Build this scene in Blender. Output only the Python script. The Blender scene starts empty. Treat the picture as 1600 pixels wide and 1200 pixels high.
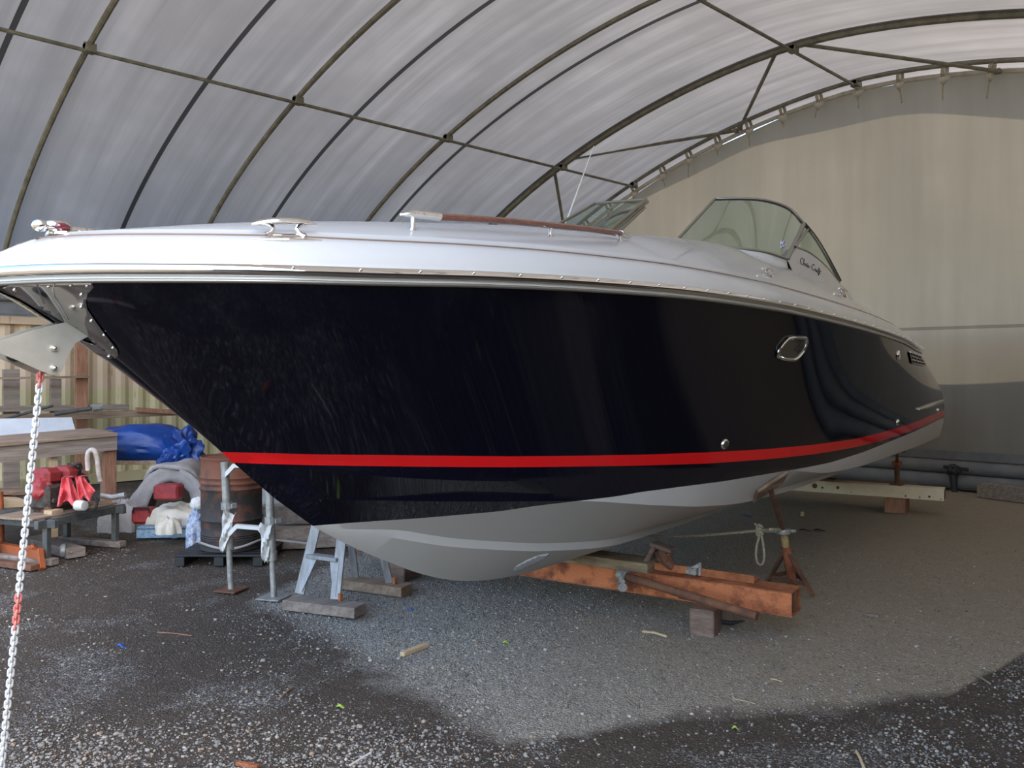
import bpy, bmesh, math, random
import numpy as np
from mathutils import Vector, Matrix, noise
from mathutils.bvhtree import BVHTree
random.seed(7)
C = bpy.context.scene.collection
F, H, HZ, P0 = 1340.0, 1.8, 578.0, 3.49
R2 = math.sqrt(.5)
# ---------------------------------------------------------------- camera
cam_d = bpy.data.cameras.new('camera'); cam = bpy.data.objects.new('camera', cam_d); C.objects.link(cam)
cam_d.sensor_width = 36; cam_d.lens = F/1600*36; cam_d.shift_y = -22/1600
cam.location = (0, 0, H); cam.rotation_euler = (math.pi/2, 0, math.radians(45))
bpy.context.scene.camera = cam
# ---------------------------------------------------------------- world, sun, exposure
w = bpy.data.worlds.new('sky'); bpy.context.scene.world = w; w.use_nodes = True
nt = w.node_tree; bg = nt.nodes['Background']
sky = nt.nodes.new('ShaderNodeTexSky'); sky.sky_type = 'NISHITA'; sky.sun_disc = False
sky.sun_elevation = math.radians(52); sky.sun_rotation = math.radians(110); sky.dust_density = 1.5
nt.links.new(sky.outputs[0], bg.inputs[0]); bg.inputs[1].default_value = 0.44
sl = bpy.data.lights.new('sun', 'SUN'); sun = bpy.data.objects.new('sun', sl); C.objects.link(sun)
sl.energy = 7.0; sl.angle = math.radians(0.6); sl.color = (1, .90, .75)
sun_dir = Vector((0.72, 0.34, 0.62)).normalized()
sun.rotation_euler = sun_dir.to_track_quat('Z', 'Y').to_euler(); sun.location = (10, 10, 20)
vs = bpy.context.scene.view_settings
vs.view_transform = 'Standard'; vs.look = 'None'; vs.gamma = 1; vs.use_curve_mapping = False
vs.exposure = 0.95

# ---------------------------------------------------------------- pixel / space helpers
def rdir(px, py):
    t = (px-800)/F
    return Vector((R2*(t-1), R2*(t+1), (HZ-py)/F))
CAM = Vector((0, 0, H))
def at(px, py, d): return CAM + rdir(px, py)*d
def gnd(px, py, z=0): return at(px, py, (H-z)*F/(py-HZ))
def onX(px, py, X): r = rdir(px, py); return CAM + r*(X/r.x)
def onY(px, py, Y): r = rdir(px, py); return CAM + r*(Y/r.y)
def onZ(px, py, z): return gnd(px, py, z)
TH = math.radians(36); ST, CT = math.sin(TH), math.cos(TH)
S0 = 6.5
def L(s, b, z): return Vector((s-S0, -b, z))
PHI = math.radians(99)
BROT = Matrix.Rotation(PHI, 3, 'Z')
BORG = Vector((-P0*.98769, -P0*.15643, 0)) + BROT @ Vector((S0, 0, 0))
def b2w(v): return BORG + BROT @ v
def w2b(v): return BROT.transposed() @ (v-BORG)
CAML = w2b(CAM)
def pb(px, py, b):          # the boat-space point seen at a pixel when it lies b to port of the centreline
    t = (px-800)/F; d = (P0-b)/(ST-t*CT)
    return L(d*(t*ST+CT), b, H-(py-HZ)*d/F)

# ---------------------------------------------------------------- materials
def mat(name, col=(.5, .5, .5), rough=.5, metal=0, spec=.5, noise_scale=0, col2=None, bump=0, bscale=20, coat=0, stretch=(1, 1, 1), contrast=(.35, .65), detail=5):
    m = bpy.data.materials.new(name); m.use_nodes = True; n = m.node_tree; p = n.nodes['Principled BSDF']
    p.inputs['Base Color'].default_value = (*col, 1); p.inputs['Roughness'].default_value = rough
    p.inputs['Metallic'].default_value = metal; p.inputs['Specular IOR Level'].default_value = spec
    p.inputs['Coat Weight'].default_value = coat; p.inputs['Coat Roughness'].default_value = .02
    tc = n.nodes.new('ShaderNodeTexCoord'); mp = n.nodes.new('ShaderNodeMapping'); mp.inputs['Scale'].default_value = stretch
    n.links.new(tc.outputs['Object'], mp.inputs[0])
    if col2:
        t = n.nodes.new('ShaderNodeTexNoise'); t.inputs['Scale'].default_value = noise_scale; t.inputs['Detail'].default_value = detail
        t.inputs['Roughness'].default_value = .65
        r = n.nodes.new('ShaderNodeValToRGB'); r.color_ramp.elements[0].position = contrast[0]; r.color_ramp.elements[1].position = contrast[1]
        r.color_ramp.elements[0].color = (*col, 1); r.color_ramp.elements[1].color = (*col2, 1)
        n.links.new(mp.outputs[0], t.inputs['Vector']); n.links.new(t.outputs['Fac'], r.inputs[0]); n.links.new(r.outputs[0], p.inputs['Base Color'])
    if bump:
        t = n.nodes.new('ShaderNodeTexNoise'); t.inputs['Scale'].default_value = bscale; t.inputs['Detail'].default_value = 4
        b = n.nodes.new('ShaderNodeBump'); b.inputs['Strength'].default_value = bump; b.inputs['Distance'].default_value = .01
        n.links.new(mp.outputs[0], t.inputs['Vector']); n.links.new(t.outputs['Fac'], b.inputs['Height']); n.links.new(b.outputs[0], p.inputs['Normal'])
    return m
M = {}
M['white'] = mat('white_gelcoat', (.55, .54, .515), .18, coat=.3)
M['chrome'] = mat('chrome', (.82, .80, .76), .07, 1)
M['steel'] = mat('dull_stainless_plate', (.42, .39, .32), .45, .35, noise_scale=6, col2=(.52, .49, .41))
M['darksteel'] = mat('polished_plate', (.52, .50, .48), .10, 1)
M['galv'] = mat('galvanised_steel', (.24, .235, .215), .5, .4, noise_scale=18, col2=(.40, .39, .355), bump=.2)
M['rib'] = mat('weathered_galvanised_tube', (.13, .12, .09), .6, .2, noise_scale=6, col2=(.26, .235, .17), bump=.3)
M['rust'] = mat('rust', (.20, .055, .02), .85, 0, noise_scale=7, col2=(.42, .15, .055), bump=.9, bscale=60)
M['rustdark'] = mat('dark_rust', (.09, .04, .025), .8, .1, noise_scale=9, col2=(.20, .09, .045), bump=.6, bscale=50)
M['rustbeam'] = mat('orange_rusted_paint', (.16, .045, .02), .8, 0, noise_scale=6, col2=(.52, .165, .06), bump=1, bscale=70, contrast=(.38, .55), detail=8)
M['wood'] = mat('weathered_timber', (.17, .11, .07), .8, noise_scale=1.6, col2=(.33, .24, .165), bump=.4, stretch=(12, 1, 14), bscale=6)
M['woodgrey'] = mat('grey_timber', (.15, .115, .09), .85, noise_scale=1.6, col2=(.29, .235, .19), bump=.4, stretch=(12, 1, 14), bscale=6)
M['woodred'] = mat('reddish_timber', (.22, .10, .055), .8, noise_scale=5, col2=(.34, .17, .10), bump=.4, stretch=(9, 9, 1), bscale=12)
M['woodpale'] = mat('pale_timber', (.42, .30, .17), .8, noise_scale=2, col2=(.52, .40, .25), bump=.4, stretch=(9, 1, 9), bscale=12)
M['woodblock'] = mat('old_timber_block', (.12, .075, .055), .85, noise_scale=2, col2=(.24, .165, .125), bump=.5, stretch=(3, 3, 12), bscale=5)
M['cream'] = mat('chipped_cream_paint', (.66, .55, .36), .55, noise_scale=9, col2=(.72, .62, .43), bump=.1)
M['woodtan'] = mat('tan_timber', (.17, .12, .065), .85, noise_scale=2, col2=(.31, .235, .14), bump=.5, stretch=(3, 3, 12), bscale=5)
M['teak'] = mat('varnished_teak', (.13, .035, .02), .25, noise_scale=12, col2=(.22, .07, .035), stretch=(1, 8, 8), coat=.5)
M['blue'] = mat('blue_tarpaulin', (.002, .022, .13), .4, noise_scale=3, col2=(.004, .045, .22), bump=.7, bscale=6)
M['dust'] = mat('grey_dust_sheet', (.24, .215, .195), .9, noise_scale=4, col2=(.36, .33, .31), bump=.6, bscale=10)
M['canvas'] = mat('cream_canvas', (.46, .41, .32), .9, noise_scale=5, col2=(.62, .58, .49), bump=.6, bscale=14)
M['pinkcloth'] = mat('pink_red_cloth', (.60, .075, .085), .8, noise_scale=6, col2=(.78, .15, .15), bump=.3)
M['redpaint'] = mat('faded_red_paint', (.20, .018, .02), .5, noise_scale=9, col2=(.34, .035, .035), bump=.4)
M['grease'] = mat('greasy_cast_iron', (.035, .03, .026), .6, .4, noise_scale=14, col2=(.10, .08, .065), bump=.8)
M['darkiron'] = mat('dark_grey_paint', (.06, .065, .062), .6, .2, noise_scale=8, col2=(.12, .12, .11), bump=.3)
M['bluepallet'] = mat('faded_blue_paint', (.12, .21, .30), .8, noise_scale=7, col2=(.26, .36, .44), bump=.4, stretch=(1, 6, 6))
M['black'] = mat('black_plastic', (.012, .012, .013), .5)
M['rubber'] = mat('black_rubber', (.02, .02, .02), .7)
M['orange'] = mat('orange_paint', (.33, .075, .018), .55, noise_scale=8, col2=(.22, .06, .02), bump=.3)
M['whiteplas'] = mat('white_paint', (.60, .59, .56), .5, noise_scale=9, col2=(.58, .56, .5))
M['zinc'] = mat('white_galvanised_chain', (.72, .72, .70), .45, .2)
M['chainred'] = mat('red_marked_chain', (.75, .22, .18), .5, .1)
M['alu'] = mat('ribbed_aluminium', (.22, .225, .23), .5, .3, noise_scale=30, col2=(.36, .36, .36), stretch=(1, 1, .1))
M['rope'] = mat('cream_rope', (.48, .42, .29), .9, noise_scale=60, col2=(.28, .24, .15), bump=.8, bscale=90)
M['pipegrey'] = mat('grey_roll_fabric', (.12, .12, .122), .6, noise_scale=4, col2=(.17, .17, .172))
M['panel'] = mat('white_panel', (.58, .60, .62), .6, noise_scale=3, col2=(.48, .50, .52))
M['cushion'] = mat('ivory_vinyl', (.62, .57, .47), .5)
M['antenna'] = mat('white_fibreglass', (.75, .73, .68), .4)
M['leaf'] = mat('green_leaf', (.30, .42, .06), .6)
M['bluescrap'] = mat('blue_plastic_scrap', (.02, .10, .45), .5)
M['redlens'] = mat('red_lens', (.12, .01, .02), .1, coat=1)
M['darkglass'] = mat('dark_smoked_glass', (.05, .045, .035), .06, coat=1)
M['brownline'] = mat('brown_pinstripe', (.22, .15, .11), .4)
M['frame'] = mat('dull_windscreen_frame', (.30, .28, .24), .35, .7)
M['seal'] = mat('black_seal', (.015, .015, .015), .6)
M['stoneblock'] = mat('grey_rubble', (.20, .19, .17), .9, noise_scale=9, col2=(.32, .31, .28), bump=1)
M['ink'] = mat('dark_lettering', (.06, .055, .05), .5)

def glassmat():
    m = bpy.data.materials.new('green_tinted_glass'); m.use_nodes = True; n = m.node_tree; n.nodes.clear()
    o = n.nodes.new('ShaderNodeOutputMaterial'); mx = n.nodes.new('ShaderNodeMixShader'); tr = n.nodes.new('ShaderNodeBsdfTransparent')
    gl = n.nodes.new('ShaderNodeBsdfGlossy'); fr = n.nodes.new('ShaderNodeFresnel'); fr.inputs[0].default_value = 1.5
    tr.inputs[0].default_value = (.60, .74, .66, 1); gl.inputs['Roughness'].default_value = .02
    n.links.new(fr.outputs[0], mx.inputs[0]); n.links.new(tr.outputs[0], mx.inputs[1]); n.links.new(gl.outputs[0], mx.inputs[2]); n.links.new(mx.outputs[0], o.inputs[0])
    return m
M['glass'] = glassmat()

def drum_mat():
    m = mat('rusted_black_drum', (.035, .03, .027), .75, .1, noise_scale=3.2, col2=(.17, .062, .032), bump=.5, bscale=30, contrast=(.46, .60), detail=7)
    n = m.node_tree; p = n.nodes['Principled BSDF']
    # more bare rust in the upper half of the drum, old paint left in the lower half
    ramp = [x for x in n.nodes if x.type == 'VALTORGB'][0]; no = [x for x in n.nodes if x.type == 'TEX_NOISE'][0]
    tc = [x for x in n.nodes if x.type == 'TEX_COORD'][0]; sp = n.nodes.new('ShaderNodeSeparateXYZ'); n.links.new(tc.outputs['Object'], sp.inputs[0])
    a = n.nodes.new('ShaderNodeMath'); a.operation = 'MULTIPLY_ADD'; a.inputs[1].default_value = .38; a.inputs[2].default_value = -.16
    b = n.nodes.new('ShaderNodeMath'); b.operation = 'ADD'
    n.links.new(sp.outputs['Z'], a.inputs[0]); n.links.new(a.outputs[0], b.inputs[0]); n.links.new(no.outputs['Fac'], b.inputs[1]); n.links.new(b.outputs[0], ramp.inputs[0])
    return m
M['drum'] = drum_mat()

def float_curve(n, pts):
    fc = n.nodes.new('ShaderNodeFloatCurve'); c = fc.mapping.curves[0]
    pts = sorted(pts)
    while len(c.points) > 2: c.points.remove(c.points[1])
    c.points[0].location = pts[0]; c.points[-1].location = pts[-1]
    for q in pts[1:-1]: c.points.new(*q)
    for q in c.points: q.handle_type = 'VECTOR'
    fc.mapping.update(); return fc
def mathn(n, op, a, b=None, c=None):
    k = n.nodes.new('ShaderNodeMath'); k.operation = op
    for i, v in enumerate((a, b, c)):
        if v is None: continue
        if isinstance(v, (int, float)): k.inputs[i].default_value = v
        else: n.links.new(v, k.inputs[i])
    return k.outputs[0]
def mixc(n, f, a, b):
    k = n.nodes.new('ShaderNodeMix'); k.data_type = 'RGBA'
    n.links.new(f, k.inputs[0]) if not isinstance(f, (int, float)) else setattr(k.inputs[0], 'default_value', f)
    for i, v in ((6, a), (7, b)):
        if isinstance(v, tuple): k.inputs[i].default_value = (*v, 1)
        else: n.links.new(v, k.inputs[i])
    return k.outputs[2]
def noisen(n, vec, scale, detail=4, rough=.6):
    t = n.nodes.new('ShaderNodeTexNoise'); t.inputs['Scale'].default_value = scale; t.inputs['Detail'].default_value = detail; t.inputs['Roughness'].default_value = rough
    n.links.new(vec, t.inputs['Vector']); return t.outputs['Fac']
def ramp01(n, v, a, b):
    k = n.nodes.new('ShaderNodeMapRange'); k.inputs[1].default_value = a; k.inputs[2].default_value = b; n.links.new(v, k.inputs[0]); return k.outputs[0]

RIBS = [.83, 3.55, 6.27, 8.99, 11.76, 13.9]
def fabric(name, diff, trans, seams=None, lower=None, streak='x'):
    m = bpy.data.materials.new(name); m.use_nodes = True; n = m.node_tree; n.nodes.clear()
    o = n.nodes.new('ShaderNodeOutputMaterial'); tc = n.nodes.new('ShaderNodeTexCoord').outputs['Object']
    mp = n.nodes.new('ShaderNodeMapping'); n.links.new(tc, mp.inputs[0])
    mp.inputs['Scale'].default_value = (.12, 3.2, .12) if streak == 'x' else (2.2, .5, .16)
    s1 = noisen(n, mp.outputs[0], 1.3, 6, .6); s2 = noisen(n, tc, .7, 3)
    f = mathn(n, 'MULTIPLY', ramp01(n, s1, .3, .72), ramp01(n, s2, .15, .7))
    dirt = mathn(n, 'MULTIPLY_ADD', f, .42 if streak == 'x' else .22, .58 if streak == 'x' else .74)
    sp = n.nodes.new('ShaderNodeSeparateXYZ'); n.links.new(tc, sp.inputs[0])
    v = dirt
    if seams:
        y = mathn(n, 'ADD', sp.outputs['Y'], 20-seams[0]); y = mathn(n, 'MODULO', y, seams[1]); y = mathn(n, 'SUBTRACT', y, 20 % seams[1])
        k = mathn(n, 'LESS_THAN', mathn(n, 'ABSOLUTE', y), .034)
        v = mathn(n, 'MULTIPLY', v, mathn(n, 'MULTIPLY_ADD', k, -.85, 1))
    if lower:
        k = mathn(n, 'LESS_THAN', mathn(n, 'ABSOLUTE', mathn(n, 'SUBTRACT', sp.outputs['Z'], lower)), .025)
        v = mathn(n, 'MULTIPLY', v, mathn(n, 'MULTIPLY_ADD', k, -.4, 1))
    cd = n.nodes.new('ShaderNodeVectorMath'); cd.operation = 'SCALE'; cd.inputs[0].default_value = diff; n.links.new(v, cd.inputs[3])
    ct = n.nodes.new('ShaderNodeVectorMath'); ct.operation = 'SCALE'; ct.inputs[0].default_value = trans; n.links.new(v, ct.inputs[3])
    d = n.nodes.new('ShaderNodeBsdfDiffuse'); t = n.nodes.new('ShaderNodeBsdfTranslucent'); a = n.nodes.new('ShaderNodeAddShader')
    n.links.new(cd.outputs[0], d.inputs[0]); n.links.new(ct.outputs[0], t.inputs[0])
    wv = noisen(n, tc, 260, 2); bp = n.nodes.new('ShaderNodeBump'); bp.inputs['Strength'].default_value = .25; bp.inputs['Distance'].default_value = .004
    n.links.new(wv, bp.inputs['Height']); n.links.new(bp.outputs[0], d.inputs['Normal'])
    n.links.new(d.outputs[0], a.inputs[0]); n.links.new(t.outputs[0], a.inputs[1]); n.links.new(a.outputs[0], o.inputs[0])
    return m
M['roof'] = fabric('roof_fabric', (.20, .21, .245), (.105, .095, .084), seams=(2.76, 2.235))
M['wallfab'] = fabric('end_wall_fabric', (.29, .262, .22), (.088, .077, .059), lower=2.45, streak='z')

def ground_mat():
    m = bpy.data.materials.new('gravel_ground'); m.use_nodes = True; n = m.node_tree; p = n.nodes['Principled BSDF']
    g = n.nodes.new('ShaderNodeNewGeometry').outputs['Position']; sp = n.nodes.new('ShaderNodeSeparateXYZ'); n.links.new(g, sp.inputs[0])
    wob = noisen(n, g, 1.1, 5, .65)
    x = mathn(n, 'ADD', sp.outputs['X'], 0.0)
    xs = mathn(n, 'DIVIDE', mathn(n, 'ADD', x, 16), 18)
    pts = [(-16, 20), (-10, 14), (-8.2, 9), (-7.2, 5.0), (-6.2, 3.3), (-5, 3.15), (-3.8, 3.1), (-2.95, 2.85), (-2.55, 3.7), (-1.95, 4.5), (-1.65, 5.1), (-1.45, 7.4), (2, 9)]
    fc = float_curve(n, [((a+16)/18, b/20) for a, b in pts]); n.links.new(xs, fc.inputs['Value'])
    yb = mathn(n, 'MULTIPLY', fc.outputs[0], 20)
    dl = mathn(n, 'SUBTRACT', sp.outputs['Y'], yb)
    dl = mathn(n, 'ADD', dl, mathn(n, 'MULTIPLY_ADD', wob, 1.2, -.6))
    dry = ramp01(n, dl, -.10, .22)
    # stones: voronoi cells at two sizes
    def vor(scale):
        v = n.nodes.new('ShaderNodeTexVoronoi'); v.inputs['Scale'].default_value = scale; n.links.new(g, v.inputs['Vector']); return v
    v1, v2 = vor(62), vor(120)
    def val(v):
        s = n.nodes.new('ShaderNodeSeparateColor'); n.links.new(v.outputs['Color'], s.inputs[0]); return s
    c1, c2 = val(v1), val(v2)
    stone = n.nodes.new('ShaderNodeValToRGB'); e = stone.color_ramp.elements
    e[0].position = 0; e[0].color = (.10, .094, .08, 1); e[1].position = 1; e[1].color = (.66, .62, .54, 1)
    k = e.new(.5); k.color = (.36, .34, .295, 1); k = e.new(.82); k.color = (.54, .50, .42, 1)
    n.links.new(c2.outputs[0], stone.inputs[0])
    stoneb = n.nodes.new('ShaderNodeValToRGB'); e = stoneb.color_ramp.elements
    e[0].color = (.12, .113, .10, 1); e[1].color = (.60, .57, .51, 1); n.links.new(c1.outputs[0], stoneb.inputs[0])
    dust = mixc(n, noisen(n, g, 9, 6), (.38, .30, .20), (.50, .405, .28))
    soil = mixc(n, noisen(n, g, 5, 6), (.066, .049, .035), (.135, .102, .074))
    rt = ramp01(n, mathn(n, 'ADD', mathn(n, 'ADD', sp.outputs['X'], mathn(n, 'MULTIPLY', sp.outputs['Y'], .42)), mathn(n, 'MULTIPLY', wob, 1.2)), -2.3, .4)
    drycol = mixc(n, mathn(n, 'MULTIPLY', rt, .72), mixc(n, .35, stone.outputs[0], stoneb.outputs[0]), dust)
    patch = ramp01(n, noisen(n, g, .95, 5, .7), .50, .60)
    pick = mathn(n, 'GREATER_THAN', c2.outputs[1], mathn(n, 'MULTIPLY_ADD', patch, -.45, .95))
    damp = mixc(n, pick, soil, mixc(n, .45, stoneb.outputs[0], (.06, .052, .042)))
    outy = mathn(n, 'LESS_THAN', sp.outputs['Y'], mathn(n, 'MULTIPLY_ADD', wob, .8, -.6))
    n.links.new(mixc(n, outy, mixc(n, dry, damp, drycol), (.27, .235, .18)), p.inputs['Base Color'])
    p.inputs['Roughness'].default_value = .88; p.inputs['Specular IOR Level'].default_value = .25
    h = mathn(n, 'MULTIPLY_ADD', v2.outputs['Distance'], -1.0, mathn(n, 'MULTIPLY', v1.outputs['Distance'], -1.2))
    h = mathn(n, 'ADD', h, mathn(n, 'MULTIPLY', noisen(n, g, 12, 5), 2.5))
    b = n.nodes.new('ShaderNodeBump'); b.inputs['Strength'].default_value = 1.0; b.inputs['Distance'].default_value = .016
    n.links.new(h, b.inputs['Height']); n.links.new(b.outputs[0], p.inputs['Normal'])
    return m
M['ground'] = ground_mat()

def container_mat():
    m = bpy.data.materials.new('weathered_container_paint'); m.use_nodes = True; n = m.node_tree; p = n.nodes['Principled BSDF']
    tc = n.nodes.new('ShaderNodeTexCoord').outputs['Object']; sp = n.nodes.new('ShaderNodeSeparateXYZ'); n.links.new(tc, sp.inputs[0])
    band = mathn(n, 'GREATER_THAN', mathn(n, 'ADD', sp.outputs['Z'], mathn(n, 'MULTIPLY', noisen(n, tc, 2), .04)), 1.53)
    a = mixc(n, noisen(n, tc, 3, 6), (.42, .35, .18), (.52, .46, .27)); b = mixc(n, noisen(n, tc, 3, 6), (.44, .31, .20), (.58, .45, .31))
    c = mixc(n, band, a, b)
    mp = n.nodes.new('ShaderNodeMapping'); mp.inputs['Scale'].default_value = (1, 6, .7); n.links.new(tc, mp.inputs[0])
    r = ramp01(n, noisen(n, mp.outputs[0], 2.2, 7, .7), .60, .70)
    n.links.new(mixc(n, r, c, (.15, .06, .03)), p.inputs['Base Color']); p.inputs['Roughness'].default_value = .65
    return m
M['container'] = container_mat()
M['darkcontainer'] = mat('dark_brown_container_paint', (.035, .022, .017), .6, noise_scale=3, col2=(.06, .035, .025))

# ---------------------------------------------------------------- mesh building
class MB:
    def __init__(s): s.v = []; s.f = []
    def add(s, v, f):
        o = len(s.v); s.v += [Vector(q) for q in v]; s.f += [tuple(i+o for i in q) for q in f]; return s
    def box(s, c, size, rot=None, bev=.0):
        x, y, z = size[0]/2, size[1]/2, size[2]/2
        if bev <= 0 or bev >= min(x, y, z): bev = min(.004, min(x, y, z)*.3)
        bm = bmesh.new(); bmesh.ops.create_cube(bm, size=1, matrix=Matrix.Diagonal((2*x, 2*y, 2*z, 1)))
        bmesh.ops.bevel(bm, geom=list(bm.edges), offset=bev, segments=1, affect='EDGES')
        R = rot if rot is not None else Matrix.Identity(3)
        vv = [Vector(c)+R @ q.co for q in bm.verts]; bm.verts.index_update(); ff = [[q.index for q in f.verts] for f in bm.faces]; bm.free()
        return s.add(vv, ff)
    def bar(s, a, b, w, h, up=(0, 0, 1)):      # box from a to b
        a, b = Vector(a), Vector(b); x = (b-a); ln = x.length; x.normalize(); z = Vector(up); y = z.cross(x).normalized(); z = x.cross(y)
        return s.box((a+b)/2, (ln, w, h), Matrix((x, y, z)).transposed())
    def tube(s, pts, r, n=10, closed=False, cap=True, sx=1, up=None):
        pts = [Vector(q) for q in pts]; m = len(pts); rs = r if isinstance(r, (list, tuple)) else [r]*m
        o = len(s.v); prev = Vector(up) if up else None
        for i, q in enumerate(pts):
            a = pts[(i-1) % m] if closed or i > 0 else q; b = pts[(i+1) % m] if closed or i < m-1 else q
            t = (b-a).normalized()
            if prev is None: prev = Vector((0, 0, 1)) if abs(t.z) < .9 else Vector((1, 0, 0))
            u = (prev-t*prev.dot(t)).normalized(); v = t.cross(u); prev = u
            for k in range(n):
                an = 2*math.pi*k/n; s.v.append(q+(u*math.cos(an)+v*math.sin(an)*sx)*rs[i])
        for i in range(m if closed else m-1):
            for k in range(n):
                a, b = o+i*n, o+((i+1) % m)*n; s.f.append((a+k, a+(k+1) % n, b+(k+1) % n, b+k))
        if cap and not closed:
            s.f.append(tuple(o+k for k in range(n))[::-1]); s.f.append(tuple(o+(m-1)*n+k for k in range(n)))
        return s
    def lathe(s, c, prof, n=32, axis=None):
        R = Vector((0, 0, 1)).rotation_difference(Vector(axis)).to_matrix() if axis is not None else Matrix.Identity(3)
        o = len(s.v)
        for r, z in prof:
            for k in range(n): a = 2*math.pi*k/n; s.v.append(Vector(c)+R @ Vector((r*math.cos(a), r*math.sin(a), z)))
        for i in range(len(prof)-1):
            for k in range(n): a, b = o+i*n, o+(i+1)*n; s.f.append((a+k, a+(k+1) % n, b+(k+1) % n, b+k))
        s.f.append(tuple(o+k for k in range(n))[::-1]); s.f.append(tuple(o+(len(prof)-1)*n+k for k in range(n)))
        return s
    def grid(s, rows, closed=False):
        o = len(s.v); n = len(rows[0])
        for r in rows: s.v += [Vector(q) for q in r]
        for i in range(len(rows)-1):
            for k in range(n if closed else n-1): s.f.append((o+i*n+k, o+i*n+(k+1) % n, o+(i+1)*n+(k+1) % n, o+(i+1)*n+k))
        return s
    def slab(s, poly, t):          # polygon extruded by the vector t
        n = len(poly); o = len(s.v); s.v += [Vector(q) for q in poly]+[Vector(q)+Vector(t) for q in poly]
        s.f.append(tuple(o+i for i in range(n))); s.f.append(tuple(o+n+i for i in range(n))[::-1])
        for i in range(n): s.f.append((o+i, o+n+i, o+n+(i+1) % n, o+(i+1) % n))
        return s
    def ell(s, c, r, n=16, seed=None, amp=0, rot=None, sc=2.0):
        bm = bmesh.new(); bmesh.ops.create_icosphere(bm, subdivisions=4 if amp else 2, radius=1)
        R = rot or Matrix.Identity(3); vv = []
        for q in bm.verts:
            p = q.co.copy()
            if amp: p *= 1+amp*noise.fractal(p*sc+Vector((seed or 0, 0, 0)), 1, 2, 4)
            vv.append(Vector(c)+R @ Vector((p.x*r[0], p.y*r[1], p.z*r[2])))
        bm.verts.index_update(); ff = [[q.index for q in f.verts] for f in bm.faces]; bm.free(); return s.add(vv, ff)
    def build(s, name, m, parent=None, smooth=True, angle=35, origin=None, thick=0, weld=False):
        me = bpy.data.meshes.new(name)
        inv = None
        if parent is not None and not getattr(s, 'local', False): pass
        o = Vector(origin) if origin is not None else None
        vv = [q-o for q in s.v] if o is not None else s.v
        me.from_pydata([tuple(q) for q in vv], [], s.f); me.validate()
        bm = bmesh.new(); bm.from_mesh(me)
        if weld: bmesh.ops.remove_doubles(bm, verts=bm.verts, dist=.0004)
        bmesh.ops.recalc_face_normals(bm, faces=bm.faces); bm.to_mesh(me); bm.free()
        ms = m if isinstance(m, (list, tuple)) else [m]
        for k in ms: me.materials.append(k)
        if smooth:
            me.shade_smooth(); me.set_sharp_from_angle(angle=math.radians(angle))
        ob = bpy.data.objects.new(name, me); C.objects.link(ob)
        if o is not None: ob.location = o
        if parent is not None: ob.parent = parent
        if thick:
            md = ob.modifiers.new('thickness', 'SOLIDIFY'); md.thickness = thick; md.offset = 0
        return ob
def tag(o, label=None, cat=None, group=None, kind=None):
    if label: o['label'] = label
    if cat: o['category'] = cat
    if group: o['group'] = group
    if kind: o['kind'] = kind
    return o
def thing(name, loc, label, cat, group=None, rot=None):
    o = bpy.data.objects.new(name, None); o.empty_display_size = .1; C.objects.link(o); o.location = loc
    if rot is not None: o.rotation_euler = rot
    return tag(o, label, cat, group)
def part(mb, name, m, root, world=True, label=None, **k):      # world-space mesh parented under an unrotated root
    if world: mb.v = [q-root.location for q in mb.v]
    o = mb.build(name, m, root, **k)
    if label: o['label'] = label
    return o
def solo(mb, name, m, label, cat, group=None, origin=None, **k):
    if origin is None:
        xs = [q.x for q in mb.v]; ys = [q.y for q in mb.v]; zs = [q.z for q in mb.v]; origin = ((min(xs)+max(xs))/2, (min(ys)+max(ys))/2, min(zs))
    return tag(mb.build(name, m, origin=origin, **k), label, cat, group)
def struct(o): o['kind'] = 'structure'; return o
def frame_of(a, b, up=(0, 0, 1)):
    x = (Vector(b)-Vector(a)).normalized(); z = Vector(up); y = z.cross(x).normalized(); z = x.cross(y); return Matrix((x, y, z)).transposed()

# ---------------------------------------------------------------- curve evaluation
def hermite(P, x, k):
    n = len(P)
    if x <= P[0][0]: return P[0][k]
    if x >= P[-1][0]: return P[-1][k]
    for i in range(n-1):
        if x <= P[i+1][0]: break
    def sl(j): return (P[j+1][k]-P[j][k])/(P[j+1][0]-P[j][0])
    def tan(j):
        if j == 0: return sl(0)
        if j == n-1: return sl(n-2)
        a, b = sl(j-1), sl(j)
        if a*b <= 0: return 0
        h0 = P[j][0]-P[j-1][0]; h1 = P[j+1][0]-P[j][0]; w1, w2 = 2*h1+h0, h1+2*h0
        return (w1+w2)/(w1/a+w2/b)
    h = P[i+1][0]-P[i][0]; t = (x-P[i][0])/h; m0, m1 = tan(i)*h, tan(i+1)*h
    return (2*t**3-3*t*t+1)*P[i][k]+(t**3-2*t*t+t)*m0+(-2*t**3+3*t*t)*P[i+1][k]+(t**3-t*t)*m1
def smooth01(x): x = max(0, min(1, x)); return x*x*(3-2*x)

# ================================================================ THE SHELTER
PROF_L = [(-14.38, 2.6), (-14.1, 3.0), (-13.75, 3.52), (-13.0, 4.23), (-11.92, 4.97), (-10.44, 5.53), (-9.17, 5.95), (-7.57, 6.38), (-5.8, 6.53)]
AX = -5.8
def roof_z(x):
    w_ = min(abs(x-AX)/8.58, 1)
    return 2.6+3.93*(1-w_**1.7)**.66
def arch(n=72, off=0.0, x0=None):
    hw = AX-PROF_L[0][0]; pts = []
    for i in range(n+1):
        a = math.pi*i/n; x = AX-hw*math.cos(a); pts.append(Vector((x, 0, roof_z(x))))
    if off:
        out = []
        for i, q in enumerate(pts):
            a = pts[max(i-1, 0)]; b = pts[min(i+1, n)]; t = (b-a).normalized(); nn = Vector((-t.z, 0, t.x))
            out.append(q+nn*off)
        pts = out
    return pts
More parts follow.
